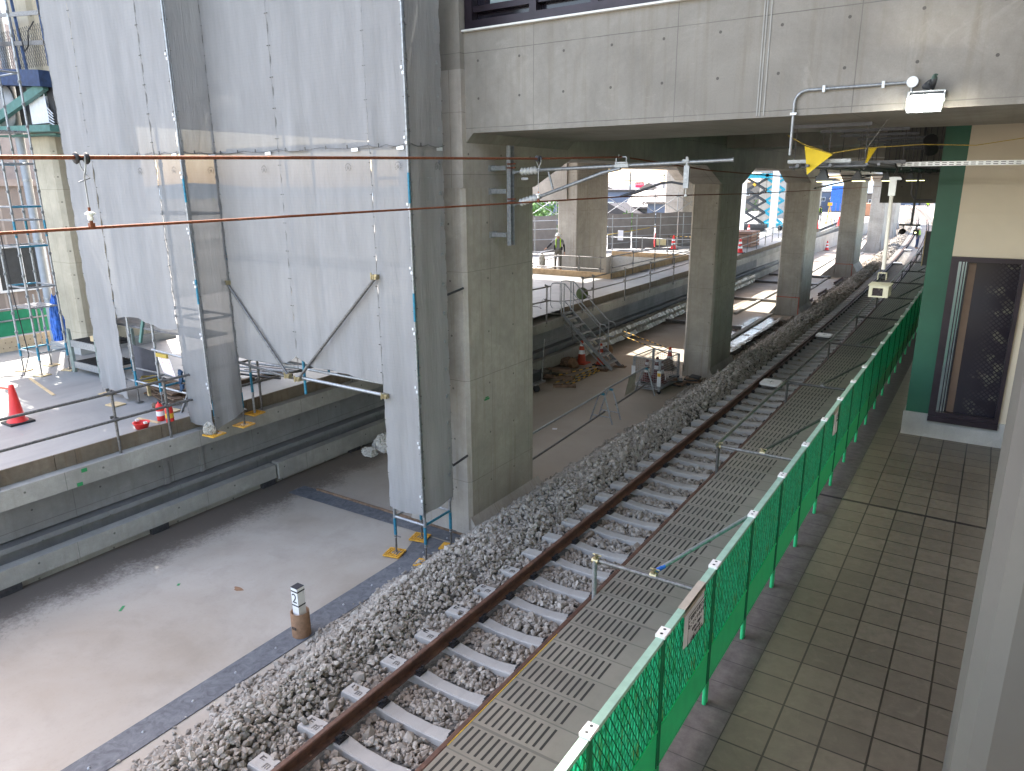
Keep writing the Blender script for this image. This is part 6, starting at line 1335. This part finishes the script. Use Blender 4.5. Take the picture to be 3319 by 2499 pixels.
# ================================================================== PEOPLE
def person(lab, x, y, z, yaw_=0., pose='stand', shirt='tgrey', helmet='white', trous='trous', h=1.72, vest='lime', sub=2):
    t = thing('person', lab, 'person', (x, y, z), 'site workers')
    J = {'pel': (0, 0, .92), 'sp': (0, -.0, 1.12), 'ch': (0, 0, 1.32), 'nk': (0, 0, 1.47), 'hd': (0, -.02, 1.56), 'ht': (0, -.01, 1.66),
         'sl': (-.19, 0, 1.40), 'el': (-.30, -.02, 1.14), 'wl': (-.36, -.10, .92), 'hl': (-.37, -.13, .84), 'sr': (.19, 0, 1.40), 'er': (.27, .02, 1.13), 'wr': (.29, -.04, .89), 'hr': (.29, -.06, .80),
         'll': (-.10, 0, .86), 'kl': (-.12, -.03, .48), 'al': (-.13, .02, .09), 'tl': (-.15, -.14, .04), 'lr': (.10, 0, .86), 'kr': (.11, -.02, .48), 'ar': (.12, .03, .09), 'tr': (.13, -.13, .04)}
    if pose == 'rail': J.update(el=(-.36, -.03, 1.20), wl=(-.52, -.14, 1.06), hl=(-.58, -.18, 1.03))
    if pose == 'reach': J.update(el=(-.38, -.02, 1.25), wl=(-.60, -.04, 1.18), hl=(-.68, -.04, 1.17), er=(.02, -.25, 1.22), wr=(-.25, -.32, 1.15), hr=(-.33, -.33, 1.15))
    if pose == 'sit': J.update(kl=(-.14, -.42, .90), al=(-.15, -.42, .48), tl=(-.15, -.55, .44), kr=(.12, -.42, .90), ar=(.12, -.42, .48), tr=(.12, -.55, .44))
    c, s_ = math.cos(yaw_), math.sin(yaw_); f = h/1.72
    rad = dict(pel=(.15, .10), sp=(.135, .095), ch=(.155, .105), nk=.052, hd=(.075, .085), ht=(.06, .07), sl=.062, el=.045, wl=.032, hl=(.04, .022), sr=.062, er=.045, wr=.032, hr=(.04, .022), ll=.088, kl=.06, al=.05, tl=.045, lr=.088, kr=.06, ar=.05, tr=.045)
    ks = list(J); P = [(x+f*(J[k][0]*c-J[k][1]*s_), y+f*(J[k][0]*s_+J[k][1]*c), z+f*J[k][2], tuple(v*f for v in rad[k]) if isinstance(rad[k], tuple) else rad[k]*f) for k in ks]
    E_ = [('pel', 'sp'), ('sp', 'ch'), ('ch', 'nk'), ('nk', 'hd'), ('hd', 'ht'), ('ch', 'sl'), ('sl', 'el'), ('el', 'wl'), ('wl', 'hl'), ('ch', 'sr'), ('sr', 'er'), ('er', 'wr'), ('wr', 'hr'), ('pel', 'll'), ('ll', 'kl'), ('kl', 'al'), ('al', 'tl'), ('pel', 'lr'), ('lr', 'kr'), ('kr', 'ar'), ('ar', 'tr')]
    hw = [Vector(P[ks.index(k)][:3]) for k in ('hl', 'hr')]; el = [Vector(P[ks.index(k)][:3]) for k in ('el', 'er')]; wr = [Vector(P[ks.index(k)][:3]) for k in ('wl', 'wr')]
    hd = Vector(P[ks.index('hd')][:3])
    def rule(p):
        if (p-hd).length < .15*f and p.z > z+1.47*f: return 2
        for a, w_, hh in zip(el, wr, hw):
            if (p-hh).length < .075*f: return 2
            if (p-w_).length < .17*f or (p-a).length < .09*f: return 3
        if p.z < z+.13*f and pose != 'sit': return 4
        return 0 if p.z > z+.95*f else 1
    body = skin('body', P, [(ks.index(a), ks.index(b_)) for a, b_ in E_], [shirt, trous, 'skin', 'dark', 'carton'], rule, sub, t)
    def T(v): return Vector((x+f*(v[0]*c-v[1]*s_), y+f*(v[0]*s_+v[1]*c), z+f*v[2]))
    b = MB(); ax = (.15*s_, -.15*c, 1); b.lathe([(.150*f, -.01), (.118*f, .0), (.118*f, .03), (.105*f, .08), (.07*f, .115), (0, .13)], tuple(T((0, -.02, 1.615))), 20, ax=ax); k0 = len(b.v)
    q = T((0, -.15, 1.612)); b.obox(tuple(q), (.17*f, .09*f, .012), (0, 0, yaw_)); b.build('helmet', helmet, t)
    b = MB()
    for sx in (-.10, .10): b.tube([T((sx*1.0, -.125, 1.08)), T((sx, -.125, 1.25)), T((sx, -.10, 1.40)), T((sx*.9, -.03, 1.475)), T((sx*.9, .08, 1.40)), T((sx*.6, .125, 1.2)), T((0, .125, 1.05))], .022*f, 6)
    b.build('harness', vest, t)
    b = MB(); b.tube([T((.158*math.cos(a), .118*math.sin(a), .99)) for a in [k*.524 for k in range(13)]], .024*f, 6, caps=False); b.build('belt', 'oldpipe', t)
    b = MB(); b.obox(tuple(T((.17, -.06, 1.03))), (.06*f, .10*f, .16*f), (0, 0, yaw_)); b.obox(tuple(T((-.16, -.07, 1.08))), (.07*f, .07*f, .2*f), (0, 0, yaw_)); b.build('tool_pouch', 'dark', t)
    b = MB()
    for k, (w_, hh) in enumerate(zip(wr, hw)):
        d = (hh-w_).normalized(); sd = d.cross(Vector((0, 0, 1)) if abs(d.z) < .9 else Vector((s_, -c, 0))).normalized()
        for q in range(4): p0 = hh+sd*(q-1.5)*.017; b.tube([p0, p0+d*.035*(1+.15*(q in (1, 2))), p0+d*.06+Vector((0, 0, -.018))], [.009, .008, .007], 6)
        p0 = hh-d*.02+sd*.03; b.tube([p0, p0+sd*.02+d*.02, p0+sd*.022+d*.045], [.010, .009, .008], 6)
    b.build('fingers', 'skin', t)
    b = MB(); b.lathe([(0, 0), (.012, .006), (.004, .03)], tuple(T((0, -.10, 1.555))), 8, ax=(s_*1., -c, 0)); b.build('nose', 'skin', t)
    return t
person('worker in white helmet, grey shirt and lime harness standing by the stair pit', -17.75, 31.2, 1.1, .55, 'rail', 'wshirt', h=1.84, trous='wtrous')
person('worker in dark clothes and lime straps leaning over the far railing', -15.6, 82, 1.1, .2, 'reach', 'dark', 'dgrey', h=1.7, sub=1)
person('worker in lime vest and blue helmet beside the third pillar on the far platform', -16.6, 80.5, 1.1, -1.2, 'stand', 'lime', 'bluetarp', h=1.7, sub=1)
person('worker in blue overalls and lime straps standing on the track bed beside the right rail', -4.2+wx(67)+.1, 67.2, -.05, 1.2, 'stand', 'tgrey', 'white', 'navy', h=1.75, sub=1)
person('far worker in hi-vis vest walking on the sunlit track at the curve', -10.9, 150, .0, .3, 'stand', 'hiviz', 'white', 'tgrey', h=1.75, sub=1)
crumple('white_sack', 'white sacks heaped beside the worker at the pit edge', 'sacks', (-18.3, 30.3, 1.1), (.5, .3, .22), 'bag', 41)
crumple('plastic_bag', 'pale blue plastic bag hanging on the railing beside the worker', 'bag', (-18.3, 30.6, 1.35), (.16, .14, .38), 'sheetplastic', 42)
for k, (p, q) in enumerate((((-19.6, 30.6, 1.7), (-17.9, 31, 2.15)), ((-19.4, 30.4, 1.3), (-17.6, 31.1, 1.85)), ((-19.8, 30.8, 1.9), (-18.3, 31.2, 2.05)))):
    b = MB(); b.tube([p, q], .024, 8); tag(b.build('loose_pipe', 'galv'), '%s slanting pipe left of the worker at the pit' % ords[k], 'pipe', 'loose pipes beside the worker')

# ================================================================== BEYOND THE LEFT PLATFORM
A0, A1 = Vector((-26.5, 33.5, 1.1)), Vector((-16.8, 48.5, 1.1)); dA = (A1-A0); LA = dA.length; dA.normalize(); nA = Vector((dA.y, -dA.x, 0))
t = thing('scaffold_wall', 'long scaffold wall with grey dust sheets along the outer edge of the left platform', 'scaffold', A0)
n = 10
for i in range(n+1):
    p = A0+dA*LA*i/n; b = MB(); b.tube([p, p+Vector((0, 0, 3.5))], .03, 6); b.build('standard', 'galv', t)
    p2 = p+nA*.7; b = MB(); b.tube([p2, p2+Vector((0, 0, 2.2))], .03, 6); b.build('standard', 'galv', t)
    if i < n:
        q = A0+dA*LA*(i+1)/n
        for s_ in (0, 1):
            b = MB(); a, c_ = (p, q) if s_ else (q, p); b.tube([a+Vector((0, 0, 2.3)), c_+Vector((0, 0, 3.3))], .022, 5); b.build('brace', 'galv', t)
        b = MB(); vs = []; m_ = 8
        for u in range(m_+1):
            for v in range(m_+1):
                fu, fv = u/m_, v/m_; s2 = .06*math.sin(fu*math.pi)*(fv > .9)
                P = p+(q-p)*(.02+.96*fu)+nA*(.10+.05*math.sin(fu*9+i)*(1-fv)+.02*math.sin(fv*14+i)); vs.append(P+Vector((0, 0, .05+2.25*fv-s2)))
        b.add(vs, [(u*(m_+1)+v, (u+1)*(m_+1)+v, (u+1)*(m_+1)+v+1, u*(m_+1)+v+1) for u in range(m_) for v in range(m_)]); b.sm = [True]*len(b.f); b.build('dust_sheet', 'farsheet', t, fixn=False)
for z in (.9, 1.5, 2.0, 3.3):
    b = MB(); o_ = nA*.7 if z < 2.1 else nA*0; b.tube([A0+o_+Vector((0, 0, z)), A1+o_+Vector((0, 0, z))], .026, 6); b.build('ledger', 'galv', t)
# houses
mt['hwhite'] = M('pale_blue_house', (.10, .12, .17), .8, 0, .05, .5); mt['hroof'] = M('grey_house_roof', (.05, .045, .045), .8, 0, .1, 1.); mt['hroof2'] = M('pale_tin_roof', (.13, .105, .09), .5, 0, .08, 1.); mt['hbeige'] = M('beige_house', (.13, .112, .095), .8, 0, .06, .5)
def house(name, lab, x, y, w_, d, z1, mat_, roof='flat', rm='hroof', pk=2., wins=3, rows=2, z0=-7.2):
    t = thing(name, lab, 'house' if name != 'office_block' else 'building', (x, y, z0)); b = MB(); b.box(x-w_/2, x+w_/2, y-d/2, y+d/2, z0, z1); b.build('wall', mat_, t)
    b = MB()
    if roof == 'flat': b.box(x-w_/2-.2, x+w_/2+.2, y-d/2-.2, y+d/2+.2, z1, z1+.25)
    elif roof == 'gx': b.prism([(x-w_/2-.4, z1-.1), (x, z1+pk), (x+w_/2+.4, z1-.1), (x+w_/2+.4, z1-.3), (x-w_/2-.4, z1-.3)], 'y', y-d/2-.4, y+d/2+.4)
    else: b.prism([(y-d/2-.4, z1-.1), (y, z1+pk), (y+d/2+.4, z1-.1), (y+d/2+.4, z1-.3), (y-d/2-.4, z1-.3)], 'x', x-w_/2-.4, x+w_/2+.4)
    b.build('roof', rm, t)
    for r_ in range(rows):
        for k in range(wins):
            xx = x-w_/2+w_*(k+.5)/wins; zz = z1-1.9-2.7*r_
            b = MB(); b.box(xx-.62, xx+.62, y-d/2-.04, y-d/2+.02, zz-.5, zz+.6); wf = b.build('window', 'silver', t); WL[wf.name] = WL[t.name]
            b = MB(); b.box(xx-.54, xx-.03, y-d/2-.06, y-d/2-.042, zz-.42, zz+.52); b.box(xx+.03, xx+.54, y-d/2-.06, y-d/2-.042, zz-.42, zz+.52); b.build('pane', 'dgrey', wf)
    return t
house('town_house', 'pale blue flat-roofed house behind the scaffold wall', -43.5, 94, 8.4, 8, 4.1, 'hwhite', 'flat', 'hroof', wins=3)
house('town_house', 'low house with a dark grey gable roof in front of the pale blue house', -37.6, 82, 5.2, 8, 1.7, 'hbeige', 'gx', 'hroof', 1.3, 1, 1)
house('town_house', 'house with a pale tin roof in the middle distance', -35.4, 85, 3.6, 6, 2.6, 'hbeige', 'gy', 'hroof2', 1.7, 1)
house('town_house', 'white house with a ribbed pale roof beside the outer pillar', -29.6, 76, 2.6, 6, 3.4, 'hwhite', 'gy', 'hroof2', 1.2, 1)
for k, (x, y, w_, z1, r_, pk, lab) in enumerate(((-73, 150, 12, 3.2, 'gx', 2.2, 'far beige house with two gables on the skyline, left'), (-62, 152, 9, 2.6, 'gx', 2.6, 'far beige gabled house on the skyline, centre'), (-54, 165, 16, 1.8, 'flat', 0, 'far low white building under the red sign'), (-84, 170, 14, 2.2, 'flat', 0, 'far low pale building at the left of the skyline'), (-47, 160, 8, 4.9, 'flat', 0, 'far grey block with a rooftop box right of the red sign'))):
    house('town_house' if k < 2 else 'office_block', lab, x, y, w_, 10, z1, 'hbeige' if k % 2 == 0 else 'hwhite', r_, 'hroof2', pk, 4, 1)
for k in range(26):
    x = -110+k*4.1+random.uniform(-1, 1); y = random.uniform(180, 260)
    house('far_house', 'small far roof in the hazy town, number %s from the left' % (['first', 'second', 'third', 'fourth', 'fifth', 'sixth', 'seventh', 'eighth', 'ninth', 'tenth', 'eleventh', 'twelfth', 'thirteenth'][k % 13]+(' of the left half' if k < 13 else ' of the right half')), x*1.1, y, random.uniform(5, 11), 8, random.uniform(-1., 2.5), random.choice(['hwhite', 'hbeige']), random.choice(['gx', 'gy', 'flat']), random.choice(['hroof', 'hroof2']), random.uniform(1, 2), 2, 1)
t = thing('shop_sign', 'red shop sign with pale lettering above the far rooftops', 'sign', (-66.5, 155, 4)); b = MB(); b.box(-68.7, -66.7, 155, 155.2, 4.1, 5.3)
b.v = [(vx, vy, vz) for vx, vy, vz in b.v]; b.build('board', 'signred', t); text('DAISO', .55, 'white', t, Matrix.Translation((-67.7, 154.97, 4.85)) @ Euler((R(90), 0, 0)).to_matrix().to_4x4()); b = MB(); b.tube([(-67.6, 155.1, 4), (-67.6, 155.1, -7)], .15, 6); b.build('pole', 'oldpipe', t)
for k, (x, y, zt_) in enumerate(((-41.5, 92, 6.6), (-60, 118, 6.6), (-37.5, 100, 7.5), (-52, 130, 6.8), (-33, 98, 6.4))):
    t = thing('utility_pole', '%s utility pole among the houses, counted from the pale blue one' % ords[k], 'pole', (x, y, -7.2), 'utility poles'); b = MB(); b.tube([(x, y, -7.2), (x, y, zt_)], [.17, .11], 8); b.build('shaft', 'oldpipe', t)
    for z in (zt_-.4, zt_-1.1): b = MB(); b.box(x-.9, x+.9, y-.05, y+.05, z-.05, z+.05); b.build('crossarm', 'darkpipe', t)
for k in range(5):
    b = MB(); z = 5.2+.28*k; b.tube([(-110, 150, z), (-80, 128, z-.5), (-41.5, 92, z-.1), (-36, 90, z-.2), (-20, 70, z+.2)], .03, 4); tag(b.build('power_line', 'dgrey'), '%s thin power line strung over the houses' % ords[k], 'wire', 'power lines over the town')
# trees
def tree(lab, x, y, z, h, w_, seed, n=1500):
    t = thing('leafy_tree', lab, 'tree', (x, y, z)); rs = np.random.default_rng(seed)
    b = MB(); b.tube([(x, y, z), (x+.1, y, z+h*.35), (x, y+.1, z+h*.6)], [.22, .16, .07], 8)
    for k in range(6): a = k*1.05; b.tube([(x, y, z+h*(.3+.04*k)), (x+w_*.3*math.cos(a), y+w_*.3*math.sin(a), z+h*(.55+.05*k))], [.08, .03], 5)
    b.build('trunk', 'wood', t)
    cl = rs.uniform(-1, 1, (16, 3))*[w_*.42, w_*.42, h*.30]+[x, y, z+h*.66]; cr = rs.uniform(.22, .42, 16)*w_*.6
    ci = rs.integers(0, 16, n); d = rs.normal(0, 1, (n, 3)); d /= np.linalg.norm(d, axis=1)[:, None]; c_ = cl[ci]+d*(cr[ci]*rs.uniform(.6, 1.05, n))[:, None]
    a = rs.normal(0, 1, (n, 3)); a /= np.linalg.norm(a, axis=1)[:, None]; e = np.cross(a, rs.normal(0, 1, (n, 3))); e /= np.linalg.norm(e, axis=1)[:, None]; s_ = rs.uniform(.14, .30, n)[:, None]
    V = np.stack([c_-a*s_, c_+e*s_*.6, c_+a*s_, c_-e*s_*.6], 1).reshape(-1, 3); b = MB(); b.v = [tuple(q) for q in V]; b.f = [(4*i, 4*i+1, 4*i+2, 4*i+3) for i in range(n)]; b.mi = [0]*n; b.sm = [False]*n; b.build('crown', 'leaf', t, fixn=False)
tree('broad green tree outside the platform behind the first pillar, front', -35.7, 60, -7.2, 11.2, 5.5, 1); tree('green tree left of the front one, beyond the scaffold wall', -40.5, 64, -7.2, 12., 6, 2); tree('small green tree between the pale blue house and the tin roof', -31.9, 73, -7.2, 10.6, 2.6, 3, 600); tree('green tree far beyond the scissor lifts', -45, 160, -7.2, 11, 9, 5, 900); tree('low bright shrub at the roadside below the platform', -37, 50, -7.2, 6.5, 5, 6, 700)
# scissor lifts
def lift(lab, x, y, mat_s, mat_b, w_, tracks):
    t = thing('scissor_lift', lab, 'scissor lift', (x, y, 1.1), 'scissor lifts'); z0 = 1.75; n = 4; hh = (5.5-z0)/n; L = w_
    b = MB(); b.box(x-L/2-.1, x+L/2+.1, y-.4, y+.4, 1.35, 1.72); b.build('chassis', mat_b, t)
    if tracks:
        b = MB(); q = [(x-L/2, 1.12), (x+L/2, 1.12), (x+L/2+.16, 1.25), (x+L/2, 1.45), (x-L/2, 1.45), (x-L/2-.16, 1.25)]; b.prism(q, 'y', y-.52, y-.3); b.build('crawler_track', 'black', t)
    else:
        for xx in (x-L/2+.1, x+L/2-.1): b = MB(); b.lathe([(0, -.1), (.2, -.1), (.2, .1), (0, .1)], (xx, y-.4, 1.3), 16, ax=(0, 1, 0)); b.build('wheel', 'black', t)
    for k in range(n):
        za, zc = z0+k*hh, z0+(k+1)*hh
        for s_ in (-1, 1):
            for yy in (y-.3, y+.3): b = MB(); b.beam((x-s_*L*.42, yy+.04*s_, za), (x+s_*L*.42, yy+.04*s_, zc), .05, .13); b.build('scissor_arm', mat_s, t)
    b = MB(); b.box(x-L/2-.15, x+L/2+.25, y-.42, y+.42, 5.52, 5.9); b.build('platform_deck', 'teal', t)
    b = MB(); b.obox((x-.1, y-.42, 5.0), (.25, .05, .2), (0, .7, 0)); b.build('guard', 'yblack', t)
    for xx in (x-L/2-.1, x, x+L/2+.2): b = MB(); b.tube([(xx, y-.4, 5.9), (xx, y-.4, 6.9)], .02, 5); b.build('guard_post', 'dgrey', t)
    b = MB(); b.tube([(x-L/2-.1, y-.4, 6.85), (x+L/2+.2, y-.4, 6.85)], .02, 5); b.build('guard_rail', 'dgrey', t)
lift('raised scissor lift with dark grey arms and crawler tracks', -17.75, 65.4, 'dgrey', 'dgrey', 1.9, True); lift('raised scissor lift with blue-green arms, right of the dark one', -16.75, 67.6, 'teal', 'teal', 1.8, False)
for x, y, lab in ((-18.1, 62.6, 'white square steel column left of the dark scissor lift'), (-15.5, 62.6, 'white square steel column in front of the blue-green lift')):
    b = MB(); b.box(x-.24, x+.24, y-.2, y+.2, 1.1, 6.9); tag(b.build('steel_column', 'whitesteel'), lab, 'column', 'white steel columns')
t = thing('timber_stack', 'stack of reddish timber boards on the platform behind the railing', 'timber', (-14.2, 50, 1.1))
for k in range(5): b = MB(); b.box(-15.1, -13.4, 49+.02*k, 51, 1.12+k*.2, 1.28+k*.2); b.build('board', M('red_board', (.34, .20, .15), .8) if k == 0 else bpy.data.materials['red_board'], t)
t = thing('brick_stack', 'pallet of orange bricks far away on the left platform', 'bricks', (-14.2, 100, 1.1)); b = MB(); b.box(-15., -13.2, 99, 101, 1.2, 2.6); b.build('bricks', M('orange_brick', (.55, .27, .16), .8), t); b = MB(); b.box(-15.1, -13.1, 98.9, 101.1, 1.1, 1.2); b.build('pallet', 'wood', t)
b = MB(); b.obox((-18.7, 108, 3.0), (1.4, .1, 3.2)); tag(b.build('blue_sheet_wall', 'bluetarp'), 'blue sheeting wall at the far end between the pillars', 'sheeting')
b = MB(); b.box(-23.5, -17.2, 90, 90.3, 1.1, 6.6); tag(b.build('concrete_panel', 'coping'), 'pale concrete wall beyond the far railing and workers', 'wall')
for k, x in enumerate((-15.2, -14.9, -14.5, -14.1, -13.7)):
    b = MB(); b.tube([(x, 84, 1.1), (x, 84, 3.0)], .03, 5); tag(b.build('rebar_post', 'oldpipe'), '%s upright bar behind the far workers' % ords[k], 'bar', 'upright bars behind the far workers')
t = thing('survey_tripod', 'yellow tripod stand on the far platform right of the workers', 'tripod', (-14.2, 79, 1.1))
for a in (0, 2.1, 4.2): b = MB(); b.tube([(-14.2+.4*math.cos(a), 79+.4*math.sin(a), 1.1), (-14.2, 79, 2.9)], .03, 5); b.build('leg', 'yblack', t)
b = MB(); b.box(-14.4, -14.0, 78.9, 79.1, 2.9, 3.2); b.build('head', 'yblack', t)
b = MB(); b.box(-7.9+wx(130)+6, -7.7+wx(130)+6, 112, 175, .0, 2.2); 
t = thing('glass_fence', 'pale glazed fence along the sunlit track beyond the roof', 'fence', (-5, 120, 0)); b = MB(); sweep(b, [(-.9, .0), (-.8, .0), (-.8, 2.2), (-.9, 2.2)], YS(113, 170, 4)); b.build('panel', 'paleglass', t); b = MB(); sweep(b, [(-.95, 2.2), (-.75, 2.2), (-.75, 2.35), (-.95, 2.35)], YS(113, 170, 4)); b.build('top_rail', 'white', t)
print('done')
